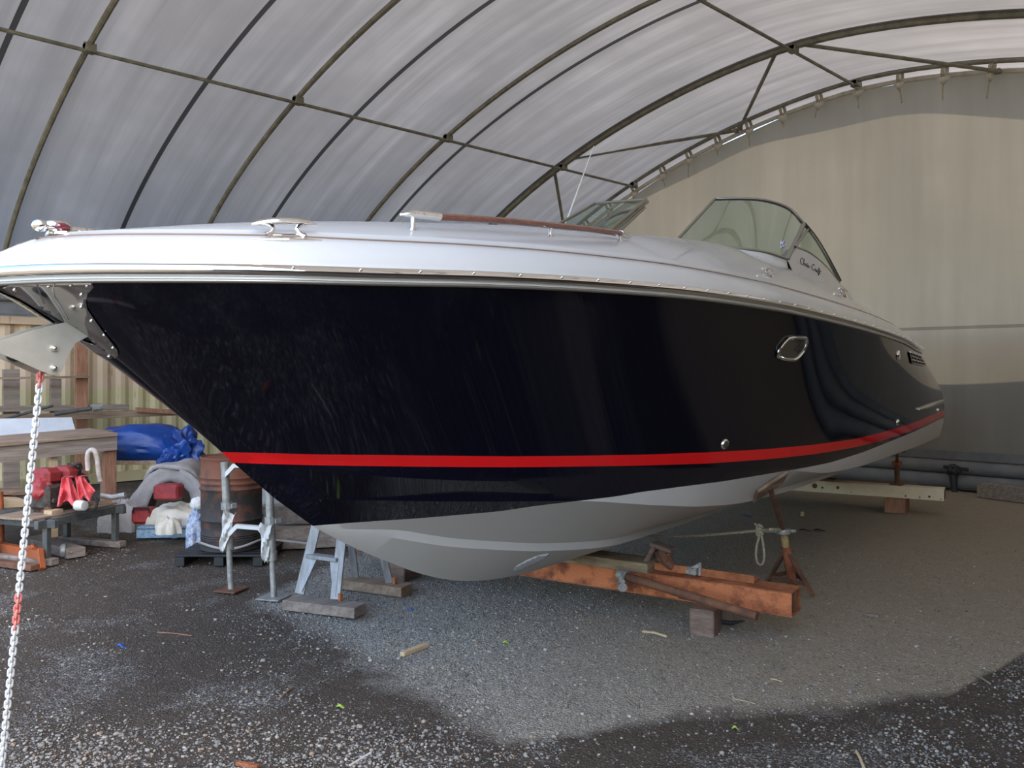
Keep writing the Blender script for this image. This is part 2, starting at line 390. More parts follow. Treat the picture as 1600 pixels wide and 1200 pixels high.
# fabric skin, drawn tight over the ribs and sagging a little between them
rows = []; skin = arch(80, .045)
ys = []
for a, b in zip(RIBS, RIBS[1:]+[14.5]):
    for k in range(10): ys.append((a+(b-a)*k/10, a, b))
ys.append((14.5, 13.9, 14.5))
for y, a, b in ys:
    sag = .095*math.sin(math.pi*(y-a)/(b-a)) if b-a > 1 else 0
    row = []
    for i, q in enumerate(skin):
        c = Vector((AX, 0, 1.5)); dr = (c-q).normalized(); row.append((q.x+dr.x*sag, y, q.z+dr.z*sag))
    rows.append(row)
struct(MB().grid(rows).build('ceiling', M['roof']))
# end wall
mb = MB(); N = 60; rows = []
top = [q for q in arch(N, -.105)]
for j in range(25):
    t = j/24; row = []
    for i, q in enumerate(top):
        z = .12+(q.z-.12)*t
        row.append((q.x, 14.15+.03*math.sin(q.x*2.1+z)+.02*noise.noise(Vector((q.x*.8, z*.5, 3))), z))
    rows.append(row)
struct(MB().grid(rows).build('wall_end', M['wallfab']))
# side containers that carry the roof
def corrugated(x, y0, y1, z0, z1, sgn):
    row0, row1 = [], []; y = y0; d = .036; pr = [(0, 0), (.07, 0), (.139, 1), (.209, 1)]
    while y < y1:
        for a, k in pr:
            xx = x+sgn*d*k; row0.append((xx, y+a, z0)); row1.append((xx, y+a, z1))
        y += .278
    return MB().grid([row0, row1])
mb = corrugated(-14.3, -3, 14.4, .12, 2.48, -1)
mb.box((-14.28, 5.7, 2.54), (.12, 17.4, .12)); mb.box((-14.28, 5.7, .08), (.14, 17.4, .16))
mb.box((-15.6, 5.7, 1.3), (2.5, 17.4, 2.5))
struct(mb.build('wall_left', M['container'], smooth=False))
mb = corrugated(2.72, -3, 14.4, .12, 2.48, 1); mb.box((2.70, 5.7, 2.54), (.12, 17.4, .12)); mb.box((4.0, 5.7, 1.3), (2.5, 17.4, 2.5))
struct(mb.build('wall_right', M['darkcontainer'], smooth=False))
# unseen container, added outside to block sun behind the lower end wall
struct(MB().box((-5.8, 15.8, 1.22), (17, 2.4, 2.44)).build('trim_1', M['darkcontainer']))
# grey flashing sheets above the left container
mb = MB(); mb.box((-14.18, 5.6, 2.72), (.03, 17.2, .20)); mb.tube([(-14.12, -2.8, 2.86), (-14.12, 14, 2.86)], .05)
struct(mb.build('trim_2', M['pipegrey']))
# ground
mb = MB(); rows = []
xs = [-60, -35, -22, -16]+[-14.5+.25*i for i in range(70)]+[4.5, 8, 16, 40]
yl = [-50, -20, -8, -3]+[-1.5+.25*i for i in range(64)]+[16, 22, 35, 60]
for y in yl:
    row = []
    for x in xs:
        q = Vector((x, y, 0)); z = .018*noise.fractal(q*.5, 1, 2, 4)+.008*noise.fractal(q*2.1, 1, 2, 3)
        row.append((x, y, z-.012))
    rows.append(row)
floor = struct(MB().grid(rows).build('floor', M['ground'], angle=80))
def gz(x, y):
    q = Vector((x, y, 0)); return .018*noise.fractal(q*.5, 1, 2, 4)+.008*noise.fractal(q*2.1, 1, 2, 3)-.012

# ribs
names_rib = ['first, at the open front', 'second from the front', 'third, above the foredeck', 'fourth, above the boat', 'fifth, thick one with braces', 'last, along the end wall']
for y, nm in zip(RIBS, names_rib):
    r = .055 if y == 11.76 else .036
    if y == 13.9: r = .032
    pts = [Vector((q.x, y, q.z)) for q in arch(64)]
    solo(MB().tube(pts, r, 8, up=(0, 1, 0)), 'arch_rib', M['rib'], 'galvanised arch rib of the roof, '+nm, 'roof rib', 'arched roof ribs')
def roofpt(px, py, y): return onY(px, py, y)
def on_roof(x, y, off=.0): return Vector((x, y, roof_z(x)-off))
for x, nm in ((-10.44, 'lower long purlin tube crossing the left slope of the roof'), (-5.95, 'upper long purlin tube near the roof crown')):
    root = thing('purlin', on_roof(x, 6, .05), nm+' from rib to rib', 'purlin', 'roof purlins')
    part(MB().tube([on_roof(x, .83, .078), on_roof(x, 13.9, .078)], .024, 8), 'tube', M['rib'], root)
    for y in RIBS:
        mb = MB(); mb.box(on_roof(x, y, .045), (.12, .12, .10)); mb.tube([on_roof(x, y, .02)+Vector((.0, -.06, 0)), on_roof(x, y, .02)+Vector((0, .06, .0))], .045, 8)
        part(mb, 'clamp', M['rib'], root)
br = [((866, 262), (880, 345), 11.76, 13.2, 'diagonal brace tube running down from the thick rib behind the antenna'),
      ((884, 246), (1150, 200), 11.76, 13.9, 'long sloping brace tube from the lower purlin up to the end arch'),
      ((1213, 78), (1156, 196), 11.76, 13.9, 'short steep brace tube from the upper purlin down to the end arch'),
      ((1252, 66), (1560, 106), 11.76, 13.9, 'long flat brace tube near the crown between thick rib and end arch')]
for a, b, ya, yb, nm in br:
    A, B = roofpt(*a, ya)-Vector((0, 0, .03)), roofpt(*b, yb)-Vector((0, 0, .05))
    root = thing('brace', (A+B)/2, nm, 'roof brace', 'diagonal roof braces')
    part(MB().tube([A, B], .03, 8), 'tube', M['rib'], root)
    part(MB().box(A, (.07, .09, .07)), 'end_plate', M['rib'], root); part(MB().box(B, (.07, .09, .07)), 'end_plate', M['rib'], root)
# end wall hem with rope ties, made pale to stand for the light gap
hem = [Vector((q.x, 14.02, q.z)) for q in arch(64, -.115)]
solo(MB().tube(hem, .038, 8, up=(0, 1, 0)), 'light_gap_hem', M['canvas'], 'fabric hem along the top of the end wall, pale in place of the light gap', 'hem')
ring = arch(200, -.13); acc = 0; last = ring[0]; nt_ = 0
tie0 = None
rr = random.Random(3)
for q in ring[1:]:
    acc += (q-last).length; last = q
    if acc > .62 and -11.8 < q.x < .4:
        acc = 0; p = Vector((q.x, 13.97, q.z)); i = ring.index(q); t = (ring[min(i+1, 200)]-ring[i-1]).normalized(); dn = Vector((0, 0, -1))
        root = thing('rope_tie', p, None, None, 'rope ties along the end arch')
        mb = MB(); R = frame_of((0, 0, 0), t, (0, 1, 0))
        for k in range(3):      # turns round rib and hem
            pts = []
            for a in range(12):
                an = a*math.pi/6; pts.append(p+t*(k-1)*.02+Vector((0, 1, 0))*math.cos(an)*.09+Vector((-t.z, 0, t.x))*(math.sin(an)*.12+.06))
            mb.tube(pts, .009, 5, closed=True)
        part(mb, 'lashing', M['rope'], root)
        mb = MB(); l = rr.uniform(.22, .42); a = rr.uniform(-.06, .06)
        mb.tube([p+Vector((0, -.04, -.02)), p+Vector((a*.5, -.05, -l*.5)), p+Vector((a, -.05, -l))], [.012, .010, .012], 5); part(mb, 'tail', M['rope'], root)
        w_ = rr.uniform(.07, .12)
        mb = MB().grid([[p+Vector((-w_, -.03, -.03)), p+Vector((0, -.06, -.01)), p+Vector((w_, -.03, -.03))], [p+Vector((-w_*.3, -.04, -.12)), p+Vector((0.01, -.07, -.17)), p+Vector((w_*.7, -.04, -.1))]])
        part(mb, 'fabric_corner', M['canvas'], root, thick=.006)
        ordn = ['hidden', 'lowest', 'second', 'third', 'fourth', 'fifth', 'sixth', 'seventh', 'eighth', 'ninth', 'tenth', 'eleventh', 'twelfth', 'thirteenth', 'fourteenth', 'fifteenth', 'sixteenth', 'seventeenth', 'eighteenth', 'nineteenth', 'twentieth', 'twenty first', 'twenty second', 'twenty third', 'twenty fourth', 'twenty fifth']
        nt_ += 1
        tag(root, 'rope tie with hanging tail on the end arch, '+ordn[min(nt_, 25)]+' from the left end', 'rope tie')

# foot of the end wall: flat rail, rolled fabric, valve-like clamp, sleeper
solo(MB().box((-5.8, 14.0, .50), (16.6, .05, .13)), 'bottom_rail', M['pipegrey'], 'grey flat rail along the foot of the end wall fabric', 'rail')
solo(MB().tube([(-14, 13.86, .33), (2.4, 13.86, .33)], .10, 16), 'fabric_roll', M['pipegrey'], 'upper grey roll of surplus fabric under the end wall rail', 'fabric roll')
solo(MB().tube([(-14, 13.80, .12), (2.4, 13.80, .12)], .115, 16), 'fabric_roll', M['pipegrey'], 'lower grey roll of surplus fabric lying on the ground at the end wall', 'fabric roll')
q = onY(1490, 748, 13.68); mb = MB(); mb.ell(q+Vector((0, 0, .12)), (.09, .08, .09), amp=.3, seed=2); mb.tube([q+Vector((0, -.02, .06)), q+Vector((.02, -.04, -.14)), q+Vector((.05, -.06, -.30))], [.06, .05, .04], 8)
mb.bar(q+Vector((-.14, 0, .17)), q+Vector((.20, 0, .15)), .05, .05)
solo(mb, 'tie_bundle', M['rubber'], 'dark knotted tie bundle gathered round the fabric rolls at the end wall', 'tie')
a = gnd(1532, 776); b = gnd(1640, 790)
solo(MB().bar(a+Vector((0, 0, .10)), b+Vector((0, 0, .10)), .18, .2), 'timber_sleeper', M['woodgrey'], 'grey brown timber sleeper on the ground against the end wall', 'timber')

# ================================================================ THE BOAT
SHEER = [(1.44, 0, 2.125), (1.5, .12, 2.13), (1.6, .28, 2.135), (1.8, .5, 2.14), (2.1, .76, 2.147), (2.5, .98, 2.157), (3, 1.185, 2.175), (3.6, 1.355, 2.19), (4.5, 1.51, 2.202), (5.5, 1.61, 2.193), (6.2, 1.67, 2.168), (7, 1.725, 2.132), (7.8, 1.75, 2.095), (8.5, 1.735, 2.065), (10, 1.60, 2.005), (11, 1.45, 2.0), (11.6, 1.33, 1.995)]
KEEL = [(3.02, 0, .982), (3.26, 0, .849), (3.55, 0, .708), (3.88, 0, .564), (4.15, 0, .475), (4.38, 0, .423), (4.66, 0, .385), (5, 0, .36), (6, 0, .35), (12.1, 0, .35)]
S1 = [(3.03, 0, .978), (3.4, .12, .885), (3.83, .25, .77), (4.2, .36, .70), (4.53, .45, .648), (5.3, .58, .585), (6.5, .57, .57), (12.12, .55, .57)]
S2 = [(2.78, 0, 1.155), (3.2, .30, 1.12), (3.7, .60, 1.08), (4.26, .90, 1.04), (4.8, 1.08, .965), (5.34, 1.18, .897), (6.16, 1.22, .84), (7.13, 1.25, .83), (12.14, 1.2, .83)]
CH = [(2.5, 0, 1.385), (3, .36, 1.28), (3.6, .70, 1.21), (4.3, .98, 1.165), (5, 1.17, 1.12), (6.15, 1.40, 1.07), (7.2, 1.49, .965), (8.2, 1.51, .94), (10, 1.51, .94), (12.15, 1.45, .94)]
STEM = [(.982, 3.02), (1.188, 2.74), (1.413, 2.47), (1.695, 2.15), (1.854, 1.96), (1.945, 1.83), (1.988, 1.74), (2.058, 1.61), (2.125, 1.44)]
AFT = [(.94, 12.15, 1.45), (1.2, 12.2, 1.45), (1.42, 12.16, 1.43), (1.62, 11.97, 1.39), (1.8, 11.79, 1.36), (2.0, 11.6, 1.33)]
BULGE = [(1.4, 0), (2.0, -.02), (2.6, -.05), (3.4, -.075), (4.2, -.07), (5.5, -.06), (7, -.025), (8.5, .035), (10, .08), (12.2, .10)]
NC = 110
def line_at(P, r):
    s = P[0][0]+(P[-1][0]-P[0][0])*r**1.8
    return (s, hermite(P, s, 1), hermite(P, s, 2))
def section(r):
    k = line_at(KEEL, r); a = line_at(S1, r); b = line_at(S2, r); c = line_at(CH, r); sh = line_at(SHEER, r)
    g = smooth01(r*r*22)
    g2 = smooth01(r*r*14)
    out = [k, a, (a[0], a[1]+.018*g, a[2]+.052*g), b, (b[0], b[1]+.016*g2, b[2]+.045*g2), c, (c[0], c[1]+.012*g2, c[2]+.03*g2)]
    c2 = out[-1]; n = 14
    for i in range(1, n+1):
        v = i/n; s = c2[0]+(sh[0]-c2[0])*v; bb = c2[1]+(sh[1]-c2[1])*v; z = c2[2]+(sh[2]-c2[2])*v
        wf = max(0, 1-r)**14
        if wf > 1e-4:
            zl = 1.385+(2.125-1.385)*v; sl_ = 2.5+(1.44-2.5)*v; s += wf*(hermite([(p[0], p[1]) for p in STEM], zl, 1)-sl_)
        wa = r**16
        zl = .97+(2.0-.97)*v; sl_ = 12.15+(11.6-12.15)*v
        s += wa*(hermite([(p[0], p[1]) for p in AFT], zl, 1)-sl_)
        bb += 4*v*(1-v)*hermite(BULGE, s, 1)*smooth01(r*r*60)*(1 if v < 1 else 0)
        out.append((s, max(bb, 0), z))
    return out
secs = [section(i/NC) for i in range(NC+1)]
mb = MB(); rows = []
for sc in secs:
    port = [L(*q) for q in sc]; stb = [L(q[0], -q[1], q[2]) for q in sc[1:]][::-1]
    rows.append(stb+port)
mb.grid(rows); n_ = len(rows[0]); o_ = NC*n_
# transom
half = n_//2
for i in range(half):
    mb.f.append((o_+i, o_+i+1, o_+n_-2-i, o_+n_-1-i) if i < half-1 else (o_+i, o_+i+1, o_+n_-1-i))
boat = thing('motor_boat', BORG, 'large navy blue and white motor cruiser with red stripe propped up in the shelter', 'boat')
boat.rotation_euler = (0, 0, PHI)
hull = mb.build('hull', None or M['white'], boat, weld=True, angle=28)
hull['label'] = 'navy hull with red boot stripe and grey bottom'
bvh = BVHTree.FromPolygons([v.co.copy() for v in hull.data.vertices], [tuple(p.vertices) for p in hull.data.polygons])
def hit(px, py, tree=None):
    d = (BROT.transposed() @ rdir(px, py)).normalized(); r = (tree or bvh).ray_cast(CAML, d)
    return (r[0], r[1]) if r[0] is not None else (None, None)
def traced(pxs, first):
    out = list(first)
    for q in pxs:
        p, n = hit(*q)
        if p is not None: out.append((p.x+S0, p.z))
    return out
top_s = traced([(420, 708), (500, 710), (600, 711), (700, 712), (800, 713), (900, 712), (1000, 710.5), (1100, 707), (1200, 701.5), (1270, 695), (1335, 686), (1380, 675), (1420, 663), (1450, 651), (1468, 643)], [(2.3, 1.415), (2.47, 1.413)])
bot_s = traced([(420, 725), (500, 727), (600, 728.5), (700, 729.5), (800, 730), (900, 729), (1000, 727.5), (1100, 724.5), (1200, 717.5), (1270, 710), (1335, 699), (1380, 688), (1420, 675), (1450, 662), (1468, 653)], [(2.3, 1.357), (2.52, 1.357)])
wat = traced([(560, 816), (640, 811), (700, 806), (780, 799), (840, 790), (900, 783), (960, 776), (1000, 769), (1060, 761), (1130, 752), (1202, 740), (1250, 732), (1300, 722), (1350, 706), (1400, 686), (1440, 669), (1466, 656)], [(2.3, .982), (3.02, .982)])
print('TOP', [(round(a, 2), round(b, 3)) for a, b in top_s]); print('BOT', [(round(a, 2), round(b, 3)) for a, b in bot_s]); print('WAT', [(round(a, 2), round(b, 3)) for a, b in wat])
def hull_mat():
    m = bpy.data.materials.new('navy_gelcoat_red_stripe_grey_bottom'); m.use_nodes = True; n = m.node_tree; p = n.nodes['Principled BSDF']
    tc = n.nodes.new('ShaderNodeTexCoord').outputs['Object']; sp = n.nodes.new('ShaderNodeSeparateXYZ'); n.links.new(tc, sp.inputs[0])
    s = mathn(n, 'DIVIDE', mathn(n, 'ADD', sp.outputs['X'], S0-2), 10.5)
    def line(pts):
        pp = sorted(((a-2)/10.5, b/2.5) for a, b in pts); cl = [pp[0]]
        for q in pp[1:]:
            if q[0]-cl[-1][0] > .004 and 0 <= q[0] <= 1: cl.append(q)
        if cl[0][0] > 0: cl = [(0, cl[0][1])]+cl
        if cl[-1][0] < 1: cl.append((1, cl[-1][1]))
        fc = float_curve(n, cl); n.links.new(s, fc.inputs['Value']); return mathn(n, 'MULTIPLY', fc.outputs[0], 2.5)
    zt, zb, zw = line(top_s), line(bot_s), line(wat); z = sp.outputs['Z']
    isbot = mathn(n, 'LESS_THAN', z, zw)
    isred = mathn(n, 'MULTIPLY', mathn(n, 'LESS_THAN', z, zt), mathn(n, 'GREATER_THAN', z, zb))
    c = mixc(n, isred, (.0016, .0020, .0075), (.72, .011, .012)); bc = mixc(n, noisen(n, tc, 3, 5), (.46, .445, .41), (.53, .51, .47))
    n.links.new(mixc(n, isbot, c, bc), p.inputs['Base Color'])
    n.links.new(mathn(n, 'MULTIPLY_ADD', isbot, .50, .05), p.inputs['Roughness'])
    n.links.new(mathn(n, 'MULTIPLY_ADD', isbot, -.1, .38), p.inputs['Specular IOR Level'])
    return m
hull.data.materials[0] = hull_mat()

# deck -------------------------------------------------------------
def sheer_off(r, dl, dz):
    s, b, z = line_at(SHEER, r)
    e = .004; s1, b1, _ = line_at(SHEER, max(r-e, 0)); s2, b2, _ = line_at(SHEER, min(r+e, 1))
    t = Vector((s2-s1, b2-b1)).normalized(); nn = Vector((t.y, -t.x))   # inward
    if r == 0: nn = Vector((1, 0))
    b_ = max(b+nn.y*dl, 0) if b > .001 else 0
    return (s+nn.x*dl, b_, z+dz)
ZC = [(1.5, 2.31), (1.9, 2.38), (2.44, 2.475), (3.5, 2.61), (5.3, 2.79), (6.9, 2.90), (8.0, 2.80), (9.0, 2.68), (9.8, 2.60), (10.5, 2.53), (11.1, 2.40), (11.5, 2.2), (11.8, 2.08)]
band = [(-.004, .0), (.0, .07), (.035, .125), (.075, .16), (.11, .185), (.125, .187), (.155, .215)]
fr = [.97, .93, .88, .82, .75, .66, .56, .45, .33, .2, .08, 0]
def deck_sec(r):
    tipf = 1+.75*max(0, 1-r/.28)**2
    endf = 1-smooth01((r-.93)/.07)*.55
    out = [sheer_off(r, a*tipf if a > .01 else a, dz*endf) for a, dz in band]
    s3, b3, z3 = out[-1]
    for f in fr:
        b = b3*f; s = s3; zc = hermite(ZC, s, 1)
        out.append((s, b, z3+(max(zc, z3+.005)-z3)*(1-f**(2.4+.4*smooth01((s-2.5)/2.5)))))
    return out
drows = []
for i in range(NC+1):
    sc = deck_sec(i/NC); port = [L(*q) for q in sc]; stb = [L(q[0], -q[1], q[2]) for q in sc[:-1]]
    drows.append(port+stb[::-1])
mb = MB(); nd = len(drows[0]); mid = len(band)+len(fr)-1
ci = [i for i in range(NC) if 7.75 < (drows[i][mid].x+S0) < 10.35]; i0, i1 = ci[0], ci[-1]+1; j0 = len(band)+3; j1 = nd-1-j0
mb.v = [q for r in drows for q in r]
for i in range(NC):
    for k in range(nd-1):
        if i0 <= i < i1 and j0 <= k < j1: continue
        mb.f.append((i*nd+k, i*nd+k+1, (i+1)*nd+k+1, (i+1)*nd+k))
mb.f.append(tuple(NC*nd+k for k in range(nd)))
deck = mb.build('deck', M['white'], boat, weld=True, angle=40)
dbvh = BVHTree.FromPolygons([v.co.copy() for v in deck.data.vertices], [tuple(p.vertices) for p in deck.data.polygons])
# cockpit well
loop = [drows[i][j0] for i in range(i0, i1+1)]+[drows[i1][k] for k in range(j0+1, j1)]+[drows[i][j1] for i in range(i1, i0-1, -1)]+[drows[i0][k] for k in range(j1-1, j0, -1)]
low = [Vector((q.x, q.y*.97, 1.45)) for q in loop]
mb = MB().grid([loop, low], closed=True); o = len(mb.v)-len(loop); mb.f.append(tuple(o+k for k in range(len(loop))))
part(mb, 'cockpit_well', M['white'], boat, world=False, weld=False)
mb = MB(); mb.box(L(8.6, .55, 1.75), (.55, .55, .5), bev=.06); mb.box(L(8.85, .55, 2.18), (.16, .55, .5), bev=.06)
part(mb, 'seat', M['cushion'], boat, world=False)
mb = MB(); mb.box(L(8.6, -.55, 1.75), (.55, .55, .5), bev=.06); mb.box(L(8.85, -.55, 2.18), (.16, .55, .5), bev=.06)
part(mb, 'seat', M['cushion'], boat, world=False)
mb = MB(); mb.box(L(10.0, 0, 1.8), (.6, 1.9, .5), bev=.06); mb.box(L(10.25, 0, 2.15), (.16, 1.9, .4), bev=.06)
part(mb, 'aft_bench', M['cushion'], boat, world=False)
mb = MB().tube([L(8.22+.06*math.sin(a*math.pi/8), -.55+.19*math.cos(a*math.pi/8), 2.45+.18*math.sin(a*math.pi/8)) for a in range(16)], .014, 8, closed=True)
mb.tube([L(8.22, -.55, 2.45), L(8.0, -.55, 2.40)], .02); mb.bar(L(8.22, -.74, 2.45), L(8.22, -.36, 2.45), .02, .012)
part(mb, 'steering_wheel', M['black'], boat, world=False)
# swim platform
mb = MB().box(L(12.35, 0, 1.16), (.55, 2.3, .07), bev=.03); part(mb, 'swim_platform', M['teak'], boat, world=False)
# brown pinstripe in the groove of the deck edge
for sg in (1, -1):
    pts = []
    for i in range(0, int(NC*.86)+1):
        tipf = 1+.75*max(0, 1-i/NC/.28)**2; q = sheer_off(i/NC, .1185*tipf, .1875); pts.append(L(q[0], sg*q[1], q[2]))
    mb = MB().tube(pts, .006, 6, sx=1.0, up=(0, 0, 1)); part(mb, 'pinstripe', M['brownline'], boat, world=False)
# rub rail
def sweep(prof, name, m, r0=0, r1=NC):
    rows = []
    for i in range(r0, r1+1):
        rr_ = []
        for a, z in prof:
            q = sheer_off(i/NC, a, z); rr_.append(q)
        rows.append(rr_)
    full = [[L(q[0], -q[1], q[2]) for q in r] for r in rows[::-1]]+[[L(*q) for q in r] for r in rows[1:]]
    return part(MB().grid(full, closed=True), name, m, boat, world=False, angle=60)
pr = [(.005, .010), (-.012, .012), (-.024, .020), (-.030, .034), (-.026, .048), (-.014, .058), (.005, .062)]
rail = sweep(pr, 'rub_rail', M['chrome'])
sweep([(.004, -.014), (-.010, -.013), (-.014, -.006), (-.010, .001), (.004, .004)], 'lower_bead', M['frame'])
scr = None
for k in range(3, 44):
    if k in (0,): continue
    # even spacing along the rail
    s_t = 1.5+.235*k; r = ((s_t-1.44)/(11.6-1.44))**(1/1.8)
    if r >= 1: break
    q = sheer_off(r, -.030, .047)
    if scr is None: scr = MB().ell((0, 0, 0), (.006, .006, .006)).build('rail_screw', M['chrome'], rail)
    o = scr if k == 3 else scr.copy()
    if k != 3: C.objects.link(o); o.parent = rail
    o.location = L(*q)

# stainless stem plate on both bows, following the hull
def hull_patch(poly, name, m, step=6, off=.005, both=True, thick=.004, tree=None, parent=None, label=None):
    # fill a pixel outline with a fine triangulation, drop it on the hull surface
    bm = bmesh.new(); pts = []
    for i, a in enumerate(poly):
        b = poly[(i+1) % len(poly)]; ln = math.dist(a, b); n = max(1, int(ln/step))
        for k in range(n): pts.append((a[0]+(b[0]-a[0])*k/n, a[1]+(b[1]-a[1])*k/n))
    vs_ = [bm.verts.new((x, y, 0)) for x, y in pts]; f = bm.faces.new(vs_)
    xs = [p[0] for p in pts]; ys_ = [p[1] for p in pts]
    x = min(xs)+step
    while x < max(xs):
        bmesh.ops.bisect_plane(bm, geom=list(bm.verts)+list(bm.edges)+list(bm.faces), plane_co=(x+.013, 0, 0), plane_no=(1, 0, 0)); x += step
    y = min(ys_)+step
    while y < max(ys_):
        bmesh.ops.bisect_plane(bm, geom=list(bm.verts)+list(bm.edges)+list(bm.faces), plane_co=(0, y+.017, 0), plane_no=(0, 1, 0)); y += step
    last_n = None; bad = []
    for v in bm.verts:
        p, n = hit(v.co.x, v.co.y, tree)
        if p is None:
            d = (BROT.transposed() @ rdir(v.co.x, v.co.y)).normalized()
            # nearest point on the stem for outline points that just miss the hull
            tt = (0-CAML.y)/d.y; q = CAML+d*tt; r = (tree or bvh).find_nearest(q); p, n = r[0], Vector((0, -1, 0))
        if n.dot(CAML-p) < 0: n = -n
        v.co = p+n*off
    bm.normal_update()
    me = bpy.data.meshes.new(name); bm.to_mesh(me); bm.free(); me.materials.append(m); me.shade_smooth(); me.set_sharp_from_angle(angle=math.radians(40))
    obs = []
    for sg in ((1, -1) if both else (1,)):
        mm = me
        if sg < 0:
            mm = me.copy()
            for v in mm.vertices: v.co.y = -v.co.y
            mm.flip_normals()
        ob = bpy.data.objects.new(name, mm); C.objects.link(ob); ob.parent = parent or boat
        if thick: md = ob.modifiers.new('thickness', 'SOLIDIFY'); md.thickness = thick; md.offset = 0
        if label: ob['label'] = label
        obs.append(ob)
    return obs
plate = [(4, 448), (20, 442.5), (60, 440.5), (145, 440), (147, 448), (138, 457), (135, 470), (137, 482), (146, 495), (160, 515), (172, 530), (184, 545), (186, 554), (181, 559), (174, 556), (160, 544.5), (137, 524), (110, 506), (84, 491), (50, 475), (25, 461)]
pl = hull_patch(plate, 'stem_plate', M['darksteel'], label='polished stainless plate wrapping the stem')
for (x, y) in [(137, 444), (128, 458), (128, 477), (144, 499), (164, 521), (178, 541), (171, 555), (77, 445), (24, 450), (112, 443)]:
    p, n = hit(x, y)
    if p is None: continue
    MB().ell(p+n*.009, (.007, .007, .007)).build('plate_screw', M['chrome'], pl[0])
# bow roller: two cheek plates, roller, bolts, sliding tray
def cl(px, py, b): return pb(px, py, b)
outl = [(-60, 545), (-30, 541), (0, 534), (55, 515), (113, 501), (143, 523), (118, 536), (107, 554), (97, 580), (88, 586), (78, 585), (60, 578), (30, 564), (0, 552), (-30, 556), (-60, 556)]
rl = None
for b in (.055, -.055):
    poly = [pb(x, y, .055) for x, y in outl]; poly = [Vector((q.x, -b, q.z)) for q in poly]
    o = MB().slab(poly, (0, .007*(1 if b > 0 else -1), 0)).build('roller_cheek', M['steel'], boat, angle=30)
    if rl is None: rl = o
tray = [pb(60, 472, .0), pb(100, 503, .0), pb(125, 500, 0), pb(72, 471, 0)]
mb = MB(); A = pb(62, 474, 0); B = pb(108, 506, 0); mb.bar(A, B+Vector((.05, 0, -.02)), .10, .03); part(mb, 'anchor_chute', M['steel'], boat, world=False)
mb = MB(); q = pb(30, 552, 0); mb.lathe(q-Vector((0, .05, 0)), [(.03, 0), (.032, .01), (.018, .05), (.032, .09), (.03, .1)], 20, axis=(0, 1, 0)); part(mb, 'bow_roller', M['rubber'], boat, world=False)
for (x, y) in [(83, 544), (83, 575)]:
    q = pb(x, y, .055); mb = MB().lathe(q-Vector((0, .018, 0)), [(.003, -.004), (.008, 0), (.011, .006), (.012, .018)], 14, axis=(0, 1, 0)); mb.tube([q, Vector((q.x, .06, q.z))], .006, 8)
    part(mb, 'bolt', M['chrome'], boat, world=False)
# seam lips across the stem plate
for pts in ([(59, 442), (64, 458), (70, 472)], [(86, 441), (83, 449), (88, 464), (97, 478), (108, 498)]):
    pp = [hit(*q) for q in pts]; pp = [p+n*.008 for p, n in pp if p is not None]
    if len(pp) > 1: MB().tube(pp, .0022, 6).build('seam_lip', M['chrome'], pl[0])

# deck fittings ----------------------------------------------------
def dz(s, b):
    r = dbvh.ray_cast(L(s, b, 5), Vector((0, 0, -1))); return r[0] if r[0] is not None else L(s, b, 2.4)
def cleat(px, py, b, sc, sg, name='cleat'):
    base, _n = hit(px, py, dbvh)
    if base is None: g_ = pb(px, py, b); base = dz(g_.x+S0, b)
    s = base.x+S0; b = -base.y
    base2 = dz(s+.1, hermite(SHEER, s+.1, 1)-(hermite(SHEER, s, 1)-b))
    t = (base2-base).normalized(); z = Vector((0, 0, 1)); y = z.cross(t).normalized(); z = t.cross(y)
    if sg < 0:
        fl = lambda v: Vector((v.x, -v.y, v.z))
    else: fl = lambda v: v
    g = lambda a, c, d=0: fl(base+t*a*sc+z*c*sc*.8+y*d*sc)
    mb = MB()
    mb.tube([g(-.13, .062), g(-.10, .068), g(-.05, .077), g(0, .08), (g(.05, .077)), g(.10, .068), g(.13, .062)], [.006*sc, .013*sc, .015*sc, .015*sc, .015*sc, .013*sc, .006*sc], 10, up=z, sx=1.3)
    for a in (-1, 1):
        mb.tube([g(a*.072, 0), g(a*.055, .02), g(a*.046, .04), g(a*.055, .06), g(a*.07, .072)], [.022*sc, .011*sc, .009*sc, .012*sc, .018*sc], 10)
    mb.tube([g(-.09, .0), g(-.05, .006), g(.05, .006), g(.09, .0)], [.004*sc, .008*sc, .008*sc, .004*sc], 10, sx=1.0)
    return part(mb, name, M['chrome'], boat, world=False)
for sg in (1, -1): cleat(446, 370, .80, 1.0, sg)
for sg in (1, -1): cleat(1200, 431, 1.57, .75, sg, 'spring_cleat')
for sg in (1, -1): cleat(1317, 462, 1.48, .95, sg, 'stern_cleat')
# chrome strip added below the bow cleat as its reflection in the deck
p1, n1 = hit(392, 374, dbvh); p2, n2 = hit(446, 376, dbvh); p3, n3 = hit(503, 376, dbvh)
for sg in (1, -1):
    pp = [Vector((v.x, v.y*sg, v.z)) for v in (p1+n1*.002, p1.lerp(p2, .5)+n2*.004, p2+n2*.006, p2.lerp(p3, .5)+n2*.004, p3+n3*.002)]
    part(MB().tube(pp, [.002, .007, .009, .007, .002], 10), 'cleat_reflection', M['chrome'], boat, world=False)
